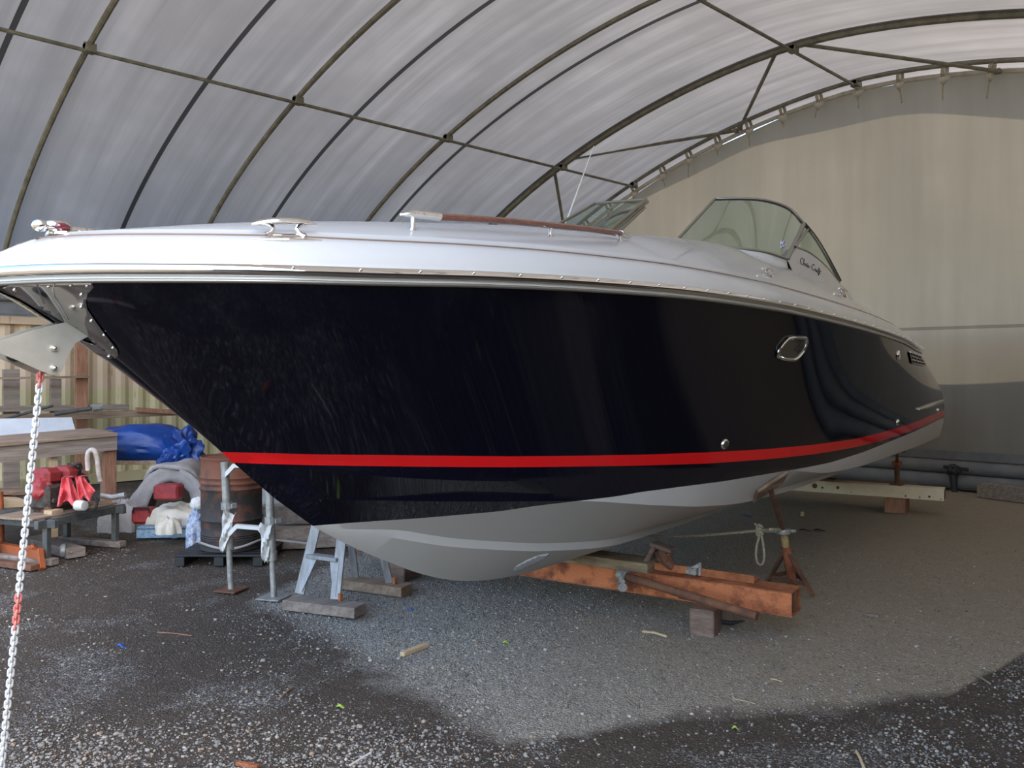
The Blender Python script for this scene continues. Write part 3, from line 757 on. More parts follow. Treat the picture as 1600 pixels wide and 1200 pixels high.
# navigation light on the stemhead
q = dz(1.69, .0)+Vector((0, 0, .004))
mb = MB(); mb.lathe(q+Vector((.05, 0, -.01)), [(.075, 0), (.07, .012), (.03, .03)], 20); mb.ell(q+Vector((.02, 0, .025)), (.062, .045, .030)); mb.ell(q+Vector((-.05, 0, .022)), (.03, .035, .026)); mb.ell(q+Vector((.14, 0, .015)), (.12, .05, .025))
nl = part(mb, 'navigation_light', M['chrome'], boat, world=False)
mb = MB().ell(q+Vector((.02, -.032, .022)), (.034, .02, .018)); mb.build('red_lens', M['redlens'], nl)
mb = MB().ell(q+Vector((.02, .032, .022)), (.032, .018, .014)); mb.build('green_lens', M['darkglass'], nl)
# teak toe rails with stainless ends
for sg in (1, -1):
    tk = [pb(x, y, b) for x, y, b in ((686, 339, .86), (740, 342, .92), (800, 346, .97), (860, 352, 1.0), (920, 358, 1.03), (968, 365, 1.06))]
    tk = [Vector((v.x, v.y*sg, v.z)) for v in tk]
    rr_ = part(MB().tube(tk, .017, 10, sx=1.5, up=(0, 0, 1)), 'teak_hand_rail', M['teak'], boat, world=False)
    e0 = pb(626, 335, .80); e1 = pb(645, 334, .82); e2 = pb(686, 339, .86)
    e = [Vector((v.x, v.y*sg, v.z)) for v in (e0, e1, e2)]
    MB().tube([e[0], e[0].lerp(e[1], .6), e[1], e[2]], [.006, .014, .019, .020], 10, sx=1.6, up=(0, 0, 1)).build('rail_end', M['chrome'], rr_)
    e3 = tk[-1]+Vector((.12, .0, -.01)); MB().tube([tk[-1], e3], [.019, .010], 10, sx=1.5, up=(0, 0, 1)).build('rail_end', M['chrome'], rr_)
    for f in (e[1], tk[3], tk[5]):
        base = dz(f.x+S0, -f.y); MB().tube([base-Vector((0, 0, .01)), base+Vector((0, 0, .01)), f], [.022, .011, .012], 10).build('rail_post', M['chrome'], rr_)

# windscreen -------------------------------------------------------
def resample(P, n):
    P = [Vector(q) for q in P]; d = [0]
    for a, b in zip(P, P[1:]): d.append(d[-1]+(b-a).length)
    tot = d[-1]; out = []
    for i in range(n+1):
        t = tot*i/n; j = 0
        while j < len(P)-2 and d[j+1] < t: j += 1
        k = (t-d[j])/max(d[j+1]-d[j], 1e-6); p0 = P[max(j-1, 0)]; p1_, p2_ = P[j], P[j+1]; p3_ = P[min(j+2, len(P)-1)]
        m0 = (p2_-p0)*.5 if j > 0 else (p2_-p1_); m1_ = (p3_-p1_)*.5 if j < len(P)-2 else (p2_-p1_)
        out.append(p1_*(2*k**3-3*k*k+1)+m0*(k**3-2*k*k+k)+p2_*(-2*k**3+3*k*k)+m1_*(k**3-k*k))
    return out
botP = [pb(1053, 380, .36), pb(1100, 383, .70), pb(1150, 388, .95), pb(1195, 394, 1.12), pb(1230, 405, 1.22)]
topP = [pb(1117, 311, .36), pb(1160, 310, .62), pb(1200, 314, .82), pb(1235, 327, .98), pb(1256, 350, 1.08)]
qbot = [pb(1242, 386, 1.20), pb(1262, 394, 1.24), pb(1285, 412, 1.28), pb(1311, 442, 1.30)]
qtop = [pb(1256, 350, 1.08), pb(1275, 374, 1.16), pb(1293, 404, 1.24), pb(1312, 440, 1.30)]
for sg in (1, -1):
    mir = lambda P: [Vector((v.x, v.y*sg, v.z)) for v in P]
    B_, T_, QB, QT = mir(resample(botP, 16)), mir(resample(topP, 16)), mir(resample(qbot, 10)), mir(resample(qtop, 10))
    fr_ = part(MB().tube(B_[::-1]+T_+[B_[-1]], .014, 8, up=(0, 0, 1)), 'windscreen_frame', M['frame'], boat, world=False)
    rows = [[b.lerp(t, k/6) for b, t in zip(B_, T_)] for k in range(7)]
    MB().grid(rows).build('glass_pane', M['glass'], fr_)
    ins = lambda P, c, k: [v.lerp(c, k) for v in P]
    cen = sum(B_+T_, Vector())/len(B_+T_)
    MB().tube(ins(T_, cen, .035), .009, 6).build('top_seal', M['seal'], fr_)
    fq = part(MB().tube(QB[::-1]+QT[1:], .012, 8, up=(0, 0, 1)), 'quarter_window_frame', M['frame'], boat, world=False)
    MB().grid([[b.lerp(t, k/4) for b, t in zip(QB, QT)] for k in range(5)]).build('glass_pane', M['glass'], fq)
    MB().tube([q+Vector((.008, 0, .008)) for q in QT], .016, 8).build('top_seal', M['seal'], fq)
    part(MB().bar(B_[-1], T_[-1], .035, .03), 'corner_post', M['frame'], boat, world=False)
    # coaming that carries the screen
    bo = []; 
    for v in B_: g = dz(v.x+S0, -v.y*1.0); bo.append(Vector((v.x-.03, v.y*1.02, min(g.z, v.z)-.06)))
    inn = [Vector((v.x+.10, v.y*.96, v.z-.02)) for v in B_]
    part(MB().grid([bo, [v+Vector((-.012, 0, -.008)) for v in B_], [v+Vector((.03, 0, -.006)) for v in B_], inn, [Vector((v.x, v.y, v.z-.25)) for v in inn]]), 'windscreen_coaming', M['white'], boat, world=False, angle=50)
    q2 = [B_[-1]+Vector((-.02, 0, -.02))]+QB+[QB[-1]+Vector((.35, 0, -.07))]
    outr = []
    for v in q2:
        b = abs(v.y)+.07; g = dz(v.x+S0, b); outr.append(Vector((v.x, -b*sg, g.z-.04)))
    q3 = [v+Vector((0, -.014*sg, -.012)) for v in q2]; q3[0].z = q2[0].z
    inr = [Vector((v.x, v.y-(-.08*sg), v.z-.02)) for v in q2]
    part(MB().grid([outr, q3, [v+Vector((0, .03*sg, -.005)) for v in q2], inr, [Vector((v.x, v.y, v.z-.5)) for v in inr]]), 'side_coaming', M['white'], boat, world=False, angle=50)
# sticker on the screen
# script lettering on the side coaming: strokes of a hand-drawn curve
cbv = [o for o in boat.children if o.name.startswith('side_coaming')][0]
ctree = BVHTree.FromPolygons([v.co.copy() for v in cbv.data.vertices], [tuple(p.vertices) for p in cbv.data.polygons])
glyph = {
 'C': [[(.62, .88), (.45, 1.0), (.2, .85), (.05, .5), (.12, .12), (.38, .0), (.66, .16)]],
 'h': [[(.0, .0), (.14, .5), (.24, .92), (.14, .9), (.08, .4), (.06, .0), (.16, .32), (.3, .4), (.34, .1), (.44, .02)]],
 'r': [[(.0, .1), (.1, .42), (.14, .38), (.26, .36), (.22, .08), (.34, .02)]],
 'i': [[(.0, .12), (.08, .4), (.06, .06), (.18, .04)], [(.12, .56), (.14, .60)]],
 's': [[(.0, .08), (.16, .42), (.24, .2), (.12, .0), (.0, .05), (.3, .06)]],
 '.': [[(.12, .30), (.15, .36), (.18, .30), (.12, .30)]],
 'a': [[(.26, .38), (.1, .36), (.02, .14), (.12, .02), (.26, .3), (.26, .04), (.38, .04)]],
 'f': [[(.0, .1), (.24, .6), (.3, .95), (.2, .9), (.14, .3), (.1, -.4), (.2, -.3), (.2, .02), (.34, .06)]],
 't': [[(.0, .1), (.14, .75), (.08, .08), (.22, .04)], [(-.08, .5), (.36, .52)]]}
adv = {'C': .62, 'h': .44, 'r': .32, 'i': .18, 's': .36, '.': .42, 'a': .38, 'f': .32, 't': .3}
word = 'Chris.Craft'; tot = sum(adv[c] for c in word); x = 0
mb = MB()
for c in word:
    for st in glyph[c]:
        pp = []
        for gx, gy in st:
            a = (x+gx)/tot
            X_ = 1250+a*32; Yb_ = 412+a*15+a*a*2; Yt_ = Yb_-10.5+a*1.5
            p, n = hit(X_, Yb_+(Yt_-Yb_)*gy, ctree)
            if p is None: p, n = hit(X_, Yb_+(Yt_-Yb_)*gy, dbvh)
            if p is None: continue
            if n.dot(CAML-p) < 0: n = -n
            pp.append(p+n*.003)
        if len(pp) > 1: mb.tube(resample(pp, len(pp)*3), .0028, 5)
    x += adv[c]
part(mb, 'script_lettering', M['ink'], boat, world=False, label='dark script lettering on the coaming')
# small white-and-violet sticker on the windscreen
q = pb(1222, 382, 1.17)
M['sticker'] = mat('violet_white_sticker', (.75, .74, .8), .5, noise_scale=60, col2=(.08, .05, .25), contrast=(.48, .52))
part(MB().box(q+Vector((-.012, -.01, .0)), (.045, .006, .06), Matrix.Rotation(-.5, 3, 'Z')), 'sticker', M['sticker'], boat, world=False)
# antenna on the starboard side
a, b = pb(888, 338, -1.1), pb(928, 228, -1.1)
an = part(MB().tube([a+(a-b)*.25, a, b], [.012, .009, .004], 8), 'antenna', M['antenna'], boat, world=False)
# open centre window of the screen, folded back against the starboard half
cw = [pb(868, 353, -1.0), pb(930, 318, -.92), pb(1009, 312, -.36), pb(951, 362, -.40)]
fw = part(MB().tube(cw, .016, 8, closed=True, up=(0, 0, 1)), 'centre_window', M['frame'], boat, world=False, label='opened centre window folded over the starboard screen')
MB().grid([[cw[0].lerp(cw[1], k/4) for k in range(5)], [cw[3].lerp(cw[2], k/4) for k in range(5)]]).build('glass_pane', M['glass'], fw)
MB().tube([cw[3].lerp(cw[2], 0)+Vector((.05, 0, -.01)), cw[2]+Vector((.05, 0, -.01))], .012, 8).build('catch_rail', M['frame'], fw)
# hull fittings ----------------------------------------------------
def on_hull(px, py, tree=None):
    p, n = hit(px, py, tree)
    while p is None: px -= 1; py += .3; p, n = hit(px, py, tree)
    if n.dot(CAML-p) < 0: n = -n
    return p, n
# port light: frame follows the hull
def ring_from(poly, name, m, rad, off):
    pp = []
    P = resample([Vector((x, y, 0)) for x, y in poly+[poly[0]]], 40)[:-1]
    for v in P: p, n = on_hull(v.x, v.y); pp.append(p+n*off)
    return pp
pol = [(1213, 556), (1216, 545), (1226, 532), (1234, 527.5), (1248, 527), (1257, 528), (1258, 536), (1252, 550), (1243, 560), (1235, 561.5), (1222, 560)]
ph = ring_from(pol, '', None, 0, .010)
for sg in (1, -1):
    mr = lambda P: [Vector((v.x, v.y*sg, v.z)) for v in P]
    pf = part(MB().tube(mr(ph), .012, 10, closed=True), 'porthole_frame', M['chrome'], boat, world=False)
    cen = sum(ph, Vector())/len(ph); rows = [[v.lerp(cen, k/4.001) for v in mr(ph)] for k in range(5)] if sg > 0 else [[v.lerp(Vector((cen.x, -cen.y, cen.z)), k/4.001) for v in mr(ph)] for k in range(5)]
    MB().grid(rows, closed=True).build('porthole_glass', M['darkglass'], pf)
def disc(px, py, r, name, m, prof=None, inner=None):
    p, n = on_hull(px, py)
    for sg in (1, -1):
        pp = Vector((p.x, p.y*sg, p.z)); nn = Vector((n.x, n.y*sg, n.z))
        o = part(MB().lathe(pp, prof or [(r*.55, .002), (r*.6, .010), (r*.85, .014), (r, .008), (r*1.05, 0)][::-1], 24, axis=nn), name, m, boat, world=False)
        if inner: MB().lathe(pp+nn*.004, [(r*.6, 0), (r*.6, .008)], 20, axis=nn).build('lens', inner, o)
disc(1132, 694, .036, 'drain_fitting', M['chrome'], inner=M['darkglass'])
disc(1403.5, 555, .045, 'courtesy_light', M['chrome'], inner=M['whiteplas'])
disc(1402, 660, .030, 'outlet_fitting', M['chrome'], inner=M['black'])
disc(1465, 642, .035, 'exhaust_fitting', M['chrome'], inner=M['black'])
vents = hull_patch([(1419, 549), (1436, 556.5), (1446, 573), (1423, 568)], 'vent_frame', M['chrome'], step=4, off=.012, thick=.008)
for i in range(3):
    for j in range(4):
        def vp(a, c):
            t0 = Vector((1419, 549)).lerp(Vector((1436, 556.5)), a); b0 = Vector((1423, 568)).lerp(Vector((1446, 573)), a); return t0.lerp(b0, c)
        q = [vp((j+.15)/4.1, (i+.2)/3.2+.03), vp((j+.9)/4.1, (i+.2)/3.2+.03), vp((j+.9)/4.1, (i+.85)/3.2+.03), vp((j+.15)/4.1, (i+.85)/3.2+.03)]
        hull_patch([tuple(v) for v in q], 'vent_slot', M['black'], step=3, off=.019, both=False, thick=.004, parent=vents[0])
pp = [on_hull(x, y) for x, y in ((1434, 639), (1445, 636), (1457, 632), (1467, 629), (1474, 626.5))]
for sg in (1, -1):
    part(MB().tube([Vector(((p+n*.01).x, (p+n*.01).y*sg, (p+n*.01).z)) for p, n in pp], [.012, .022, .022, .022, .02], 8), 'transom_rub_strake', M['chrome'], boat, world=False)
# bow thruster recess as a flat patch, its lit inside painted pale
sc_poly = [(802, 890), (806, 884), (822, 875), (838, 868), (852, 865), (858, 864), (852, 872), (838, 880), (820, 888), (808, 892)]
M['recess'] = mat('lit_recess_tone', (.62, .64, .66), .35)
hull_patch(sc_poly, 'thruster_recess', M['recess'], step=4, off=.004, thick=.003)

# ================================================================ SUPPORTS UNDER THE BOAT
# rusty double channel beam across under the forefoot
A = gnd(1237, 963, .175); B = gnd(835, 901, .175)
dirb = (B-A); dirb.z = 0; dirb.normalize(); far = A+dirb*3.9; back = Vector((-dirb.y, dirb.x, 0)); 
if back.dot(Vector((-R2, R2, 0))) < 0: back = -back
root = thing('steel_beam', (A+far)/2-Vector((0, 0, .03)), 'heavy rusty orange steel beam lying crosswise under the bow of the boat', 'steel beam')
hb = .145; wb = .22
def bx(mb, o0, y0, y1, z0, z1, l0=0, l1=3.9):
    pts = [A+dirb*l0+back*y0, A+dirb*l0+back*y1, A+dirb*l1+back*y1, A+dirb*l1+back*y0]
    return mb.slab([Vector((q.x, q.y, A.z+z0)) for q in pts], (0, 0, z1-z0))
part(bx(MB(), 0, 0, .008, 0, hb), 'front_web', M['rustbeam'], root, smooth=False)
part(bx(MB(), 0, wb*.5, wb*.5+.01, .006, hb-.006), 'middle_web', M['rustdark'], root, smooth=False)
part(bx(MB(), 0, wb-.008, wb, 0, hb), 'rear_web', M['rust'], root, smooth=False)
part(bx(MB(), 0, 0, wb, hb, hb+.009), 'top_flange', M['rust'], root, smooth=False)
part(bx(MB(), 0, 0, wb, -.009, 0), 'bottom_flange', M['rust'], root, smooth=False)
topz = A.z+hb+.009
def onbeam(l, y=.11, z=0): q = A+dirb*l+back*y; return Vector((q.x, q.y, topz+z))
# pads carrying the keel
solo(MB().bar(onbeam(1.02, .10, .032), onbeam(2.75, .10, .032), .24, .075), 'timber_pad', M['woodtan'], 'thick weathered timber pad on the rusty beam under the keel', 'timber')
kz = onbeam(2.0, .1, .064)
# steel channel lying on the beam
mb = MB(); mb.bar(onbeam(.28, .15, .016), onbeam(1.75, .17, .016), .09, .03); mb.bar(onbeam(.28, .10, .03), onbeam(1.75, .125, .03), .012, .055)
ch_ = solo(mb, 'steel_channel', M['rust'], 'rusty perforated steel channel lying along the top of the orange beam', 'steel channel')
for l in (.35, .55, .75, .95): MB().lathe(onbeam(l, .135, .032)-ch_.location, [(.009, 0), (.009, .004)], 10).build('hole', M['black'], ch_)
# tilted head plate of a jack with clamp lying on the beam
q = onbeam(.98, .12, .0)
root = thing('screw_jack', q, 'tilted rusty jack head with timber pad lying on top of the orange beam', 'jack head')
R = frame_of((0, 0, 0), dirb) @ Matrix.Rotation(math.radians(52), 3, 'Y')
part(MB().box(q+Vector((0, 0, .105))+dirb*.07, (.035, .14, .21), frame_of((0, 0, 0), dirb) @ Matrix.Rotation(math.radians(-28), 3, 'Y'), .012), 'pad', M['woodblock'], root)
part(MB().box(q+Vector((0, 0, .175))+dirb*-.02, (.17, .12, .03), frame_of((0, 0, 0), dirb) @ Matrix.Rotation(math.radians(-12), 3, 'Y'), .008), 'top_plate', M['woodblock'], root)
mb = MB(); mb.tube([q+Vector((0, 0, .15)), q+Vector((0, 0, .07))-dirb*.05, q+Vector((0, 0, .03))-dirb*.10], [.05, .045, .03], 8); mb.ell(q+Vector((0, 0, .1))-dirb*.03, (.05, .05, .05), amp=.3, seed=4)
part(mb, 'socket', M['rustdark'], root)
q = onbeam(.72, .10, .0); mb = MB(); mb.bar(q+Vector((0, 0, .02))+dirb*.05, q+Vector((0, 0, .085))-dirb*.05, .05, .03); mb.tube([q+Vector((0, 0, .01))-dirb*.05, q+Vector((0, 0, .1))-dirb*.05], .012, 8); mb.box(q+Vector((0, 0, .035)), (.07, .06, .06), bev=.01)
solo(mb, 'clamp', M['galv'], 'small pale steel clamp lying on the orange beam beside the jack head', 'clamp')
# long rusty pipe leaning on the beam
a = at(972, 899, 6.16); b = at(1183, 963, 5.52)
a = Vector((a.x, a.y, a.z))
pip = solo(MB().tube([a, b], .030, 14), 'pipe', M['rustdark'], 'long brown rusty pipe leaning along the front of the orange beam', 'pipe')
q = a+Vector((.02, -.03, -.02)); root = thing('scaffold_coupler', q, 'grey galvanised scaffold coupler clamped on the upper end of the rusty pipe', 'coupler')
mb = MB(); ax = (b-a).normalized(); mb.tube([a-ax*.03, a+ax*.04], .041, 14); part(mb, 'collar', M['galv'], root)
v = Vector((R2, -R2, 0)); mb = MB(); mb.tube([q+Vector((0, 0, .02)), q+Vector((0, 0, -.06))], .02, 8); mb.tube([q+Vector((0, 0, -.045))-v*.03, q+Vector((0, 0, -.045))+v*.05], .032, 14); part(mb, 'second_collar', M['galv'], root)
mb = MB(); mb.tube([q+Vector((0, 0, .05)), q+Vector((0, 0, .0))+v*.05], .009, 8); mb.lathe(q+v*.05, [(.016, 0), (.016, .014)], 6, axis=v); part(mb, 'bolt', M['galv'], root)
# blocks under the near end of the beam
for (l, nm) in ((.58, 'grey brown timber block under the near end of the orange beam'), (3.3, 'timber block under the far end of the orange beam')):
    q = A+dirb*l; c = Vector((q.x, q.y, 0))-back*.02
    R = frame_of((0, 0, 0), dirb) @ Matrix.Rotation(.12, 3, 'Z'); zt = A.z-.009
    solo(MB().box((c.x, c.y, zt/2-.01), (.17, .26, zt+.02), R, .008), 'timber_block', M['woodblock'], nm, 'timber block', 'timber blocks under the beams')
q = gnd(1140, 975, .02)
mb = MB().tube([q+Vector((-.10, -.08, 0)), q+Vector((-.05, -.02, .01)), q+Vector((.0, .03, .0)), q+Vector((.06, .10, .015))], [.006, .016, .018, .004], 8)
solo(mb, 'rubber_strip', M['rubber'], 'short black curled strip with white edge beside the timber block', 'strip')

# keel blocking between beam and hull is the pad; jack stand amidships
p, n = on_hull(1200, 757); HW = b2w(p); NW = BROT @ n
foot = gnd(1240, 926)
root = thing('jack_stand', foot, 'rusty tripod jack stand with tilted pad propping the port side of the hull', 'jack stand')
colb = Vector((foot.x, foot.y, .0))+Vector((0, 0, .02)); ctop = at(1224, 830, (foot-CAM).dot(Vector((-R2, R2, 0)))-.05)
part(MB().tube([colb, colb+(ctop-colb)*.74], .036, 12), 'column', M['rust'], root); part(MB().tube([colb+(ctop-colb)*.7, ctop], .024, 12), 'inner_column', M['rustdark'], root)
part(MB().tube([colb+(ctop-colb)*.74, colb+(ctop-colb)*.96], .029, 12), 'yellow_collar', mat('worn_yellow_paint', (.42, .33, .12), .7, noise_scale=12, col2=(.2, .08, .04)), root)
for k in range(3):
    an_ = math.radians(25+120*k); e = (gnd(1196, 915, .02), gnd(1271, 932, .02), gnd(1243, 903, .02))[k]
    part(MB().bar(colb+(ctop-colb)*.70, e, .045, .02), 'leg', M['rustdark'], root)
feet = [gnd(1196, 915, .02), gnd(1271, 932, .02), gnd(1243, 903, .02)]
apex = colb+(ctop-colb)*.70
for k in range(3):
    part(MB().bar(feet[k].lerp(apex, .25), feet[(k+1) % 3].lerp(apex, .25), .008, .035), 'leg_brace', M['rustdark'], root)
mb = MB(); mb.tube([ctop+Vector((-.11, -.11, 0)), ctop+Vector((.07, .07, 0.0))], .014, 8); mb.lathe(ctop-Vector((0, 0, .02)), [(.055, 0), (.06, .02), (.055, .04)], 14); part(mb, 'screw_handle', M['galv'], root)
hp = HW+NW*.022
part(MB().tube([ctop, hp-Vector((0, 0, .01))], .019, 10), 'threaded_rod', M['rustdark'], root)
zax = -NW; xax = Vector((R2, R2, 0)); xax = (xax-zax*xax.dot(zax)).normalized(); yax = zax.cross(xax)
RM = Matrix((xax, yax, zax)).transposed()
part(MB().box(hp, (.30, .17, .026), RM, .006), 'pad', M['wood'], root)
part(MB().box(hp+zax*.02, (.16, .1, .02), RM, .004), 'pad_plate', M['rustdark'], root)
# rope from under the hull to the stand, knotted with a hanging loop
kn = ctop+Vector((-.14, -.14, .0)); kn = at(1187, 829, (ctop-CAM).dot(Vector((-R2, R2, 0))))
st = at(990, 838, 7.6)
root = thing('rope', kn, 'cream rope tied to the jack stand with a knot and hanging loop', 'rope')
part(MB().tube(resample([st, st.lerp(kn, .5)+Vector((0, 0, -.02)), kn, at(1205, 827, 6.7), ctop+Vector((0, 0, .01))], 30), .011, 8), 'line', M['rope'], root)
dK = (kn-CAM).dot(Vector((-R2, R2, 0)))
lp = [at(x, y, dK-.02) for x, y in ((1188, 832), (1183, 850), (1181, 868), (1184, 880), (1190, 882), (1194, 872), (1193, 855), (1189, 832))]
part(MB().tube(resample(lp, 30), .010, 8), 'loop', M['rope'], root)
mb = MB()
for k in range(5):
    an_ = k*1.3; c = kn+Vector((0, 0, -.02+.012*k)); mb.tube([c+Vector((math.cos(an_+j*math.pi/4)*.026, math.sin(an_+j*math.pi/4)*.026, math.sin(j*math.pi/4+k)*.016)) for j in range(8)], .010, 7, closed=True)
mb.tube([kn, kn+Vector((-.03, -.03, .06))], .009, 7); part(mb, 'knot', M['rope'], root)

# cream beam and its partner under the stern
A2 = gnd(1475, 783, .17); B2 = gnd(1250, 767, .17); d2 = (B2-A2); d2.z = 0; d2.normalize()
bk2 = Vector((-d2.y, d2.x, 0)); bk2 = bk2 if bk2.dot(Vector((-R2, R2, 0))) > 0 else -bk2
hb2 = .15
pts = [A2, A2+bk2*.20, A2+bk2*.20+d2*4, A2+d2*4]
cb = solo(MB().slab(pts, (0, 0, hb2)), 'steel_beam', M['cream'], 'cream painted steel beam with rust chips lying under the stern of the boat', 'steel beam', smooth=False)
def c2(px, py, r, name='rust_chip'):
    rd = rdir(px, py); nrm = bk2; t = (A2-CAM).dot(nrm)/rd.dot(nrm); q = CAM+rd*t-nrm*.001
    mb = MB().lathe(q-cb.location, [(r, 0), (r*.9, .003)], 9, axis=-nrm); return mb.build(name, M['rustdark'], cb)
for x, y, r in ((1273, 759, .035), (1285, 762, .015), (1309, 762, .022), (1330, 769, .008), (1415, 775, .012), (1452, 776, .015), (1437, 777, .010), (1470, 780, .008)): c2(x, y, r)
MB().box(A2-cb.location+bk2*.1-d2*.001+Vector((0, 0, hb2/2)), (.004, .17, hb2-.03), frame_of((0, 0, 0), d2)).build('open_end', M['rustdark'], cb)
pts = [q+bk2*.36+Vector((0, 0, .0)) for q in pts]; pts = [q+d2*.35 for q in pts[:2]]+pts[2:]
solo(MB().slab(pts, (0, 0, .13)), 'steel_beam', M['rustdark'], 'dark brown steel beam lying behind the cream beam at the stern', 'steel beam', smooth=False)
for l, nm in ((.55, 'brown block under the right end of the cream beam'), (3.4, 'brown block under the left end of the cream beam')):
    q = A2+d2*l+bk2*.12; solo(MB().box((q.x, q.y, .08), (.24, .5, .18), frame_of((0, 0, 0), d2), .006), 'timber_block', M['woodred'], nm, 'timber block', 'timber blocks under the beams')
# stern post standing on the beam
q = A2+d2*.55+bk2*.12; q.z = A2.z+hb2
root = thing('screw_prop', q, 'rusty upright screw prop on the cream beam supporting the stern', 'prop')
r = bvh.ray_cast(w2b(q), Vector((0, 0, 1))); zt = r[0].z if r[0] is not None else .95
part(MB().tube([q, q+Vector((0, 0, (zt-q.z)*.65))], .035, 10), 'tube', M['rustdark'], root)
part(MB().tube([q+Vector((0, 0, (zt-q.z)*.6)), Vector((q.x, q.y, zt-.01))], .02, 10), 'screw', M['rustdark'], root)
part(MB().box(q+Vector((0, 0, (zt-q.z)*.62)), (.1, .1, .06), bev=.01), 'nut', M['rust'], root)
part(MB().box((q.x, q.y, zt-.015), (.16, .16, .02)), 'head_plate', M['rustdark'], root)
part(MB().box(q+Vector((0, 0, .008)), (.14, .14, .016)), 'base_plate', M['rustdark'], root)
# keel pad on the cream beam
kb = b2w(L(0+11.95, 0, 0)); 
qk = A2+d2*(kb-A2).dot(d2)+bk2*.1
solo(MB().box((qk.x, qk.y, A2.z+hb2+.014), (.5, .22, .028), frame_of((0, 0, 0), d2), .004), 'timber_pad', M['woodblock'], 'thin timber pad between the cream beam and the keel', 'timber')

# ladder trestle on two planks, starboard of the bow
def plank(a, b, wd, th, m, nm, z=None):
    a, b = Vector(a), Vector(b); a.z = b.z = th/2
    return solo(MB().bar(a, b, wd, th), 'timber_plank', m, nm, 'plank', 'timber planks')
pa, pc = gnd(447, 941, .06), gnd(560, 954, .06)
dv = Vector((-R2, R2, 0))
plank(pa+dv*.08, pc+dv*.08, .17, .075, M['woodgrey'], 'grey timber plank under the nearer feet of the aluminium trestle')
pa2, pc2 = gnd(535, 909, .06), gnd(634, 922, .06)
plank(pa2+dv*.08, pc2+dv*.08, .17, .075, M['wood'], 'brown timber plank under the farther feet of the aluminium trestle')
zf = .075
f1 = gnd(468, 928, zf); f2 = gnd(524, 937, zf); f3 = gnd(555, 902, zf); f4 = gnd(609, 911, zf)
root = thing('step_ladder', (f1+f2+f3+f4)/4, 'aluminium folding step trestle standing on two planks behind the bow', 'step ladder')
tp = (f1+f2+f3+f4)/4; tp.z = 1.25; sd = (f2-f1).normalized(); tl, tr = tp-sd*.08, tp+sd*.06
for a, b in ((f1, tl), (f2, tr)): part(MB().bar(a+Vector((0, 0, .0)), b, .075, .03, up=dv), 'front_leg', M['alu'], root)
for a, b in ((f3, tl+sd*.03), (f4, tr+sd*.03)): part(MB().bar(a, b, .06, .03, up=dv), 'rear_leg', M['alu'], root)
def legp(a, b, z): t = (z-a.z)/(b.z-a.z); return a.lerp(b, t)
for z in (.36, .66, .96): part(MB().bar(legp(f1, tl, z), legp(f2, tr, z), .085, .03), 'step', M['alu'], root)
for (a, b, s_) in ((f1, tl, 1), (f2, tr, -1)):
    u_, v_ = legp(a, b, .34), legp(a, b, .10)
    part(MB().slab([u_, u_+sd*.085*s_, v_+sd*.02*s_, v_], -dv*.02), 'gusset', M['alu'], root)
for f in (f2, f4): part(MB().box(f+sd*.05+Vector((0, 0, .025)), (.03, .03, .055)), 'foot_bracket', M['rust'], root)
part(MB().bar(tl-sd*.03, tr+sd*.03, .12, .03), 'top_cap', M['alu'], root)
solo(MB().tube([gnd(610, 838, .5)+Vector((0, 0, 0)), at(560, 879, 6.7), at(545, 872, 6.8)], .004, 6), 'cord', M['rope'], 'thin grey cord hanging between the trestle and the hull', 'cord') if False else None

# two scaffold props joined by white brackets
b1, b2 = gnd(361, 922), gnd(428, 934)
root = thing('prop_stand', (b1+b2)/2, 'pair of grey scaffold props joined by white brackets near the rusty drum', 'prop stand')
d1 = (b1-CAM).dot(dv); d2_ = (b2-CAM).dot(dv)
t1 = at(351, 722, d1); t2 = at(420, 752, d2_+.05)
for (bb, tt, nm) in ((b1, t1, 'left'), (b2, t2, 'right')):
    ax = (tt-bb); lp_ = bb+ax*.22
    part(MB().tube([bb+Vector((0, 0, .01)), bb+ax*.45], .024, 12), 'inner_tube', M['galv'], root)
    part(MB().tube([lp_+ax*.12, tt], .033, 12), 'outer_tube', M['galv'], root)
    part(MB().tube([lp_+ax*.10, lp_+ax*.18], .041, 12), 'adjusting_collar', M['galv'], root)
    part(MB().box(bb+Vector((0, 0, .006)), (.20, .20, .012), Matrix.Rotation(.5, 3, 'Z')), 'base_plate', M['rustdark'] if nm == 'left' else M['galv'], root)
    mb = MB(); q = bb+ax*.66; mb.tube([q-ax.normalized()*.03, q+ax.normalized()*.03], .046, 10); mb.box(q+Vector((R2, R2, 0))*.05, (.05, .05, .04)); part(mb, 'clamp', M['galv'], root)
for z in (.50, .99):
    a = legp(b1, t1, z); b = legp(b2, t2, z+.01); x = (b-a).normalized(); dn = Vector((0, 0, -1))
    P = [a+x*.02+dn*.02, a+x*.10-dn*.05, b-x*.10-dn*.05, b-x*.02+dn*.02, b-x*.02+dn*.06, b-x*.05+dn*.04, b-x*.12-dn*.02, a+x*.12-dn*.02, a+x*.05+dn*.04, a+x*.02+dn*.06]
    part(MB().slab(P, -dv*.05), 'bracket', M['whiteplas'], root)
for q, sg in ((legp(b1, t1, .56), 1), (legp(b2, t2, .52), -1)):
    rows = []
    for j in range(9):
        t = j/8; row = []
        for k in range(7):
            a = (k/6-.5); wv = .03*math.sin(k*2.1+j*.9+sg)
            row.append(q-dv*(.045+.02*math.sin(j*1.3+k))+Vector((R2, R2, 0))*(a*(.10-.05*t)+.03*sg*(1-t)-.03*t)+Vector((0, 0, .07-.30*t+wv*.5)))
        rows.append(row)
    part(MB().grid(rows), 'rag', M['whiteplas'], root, thick=.004)

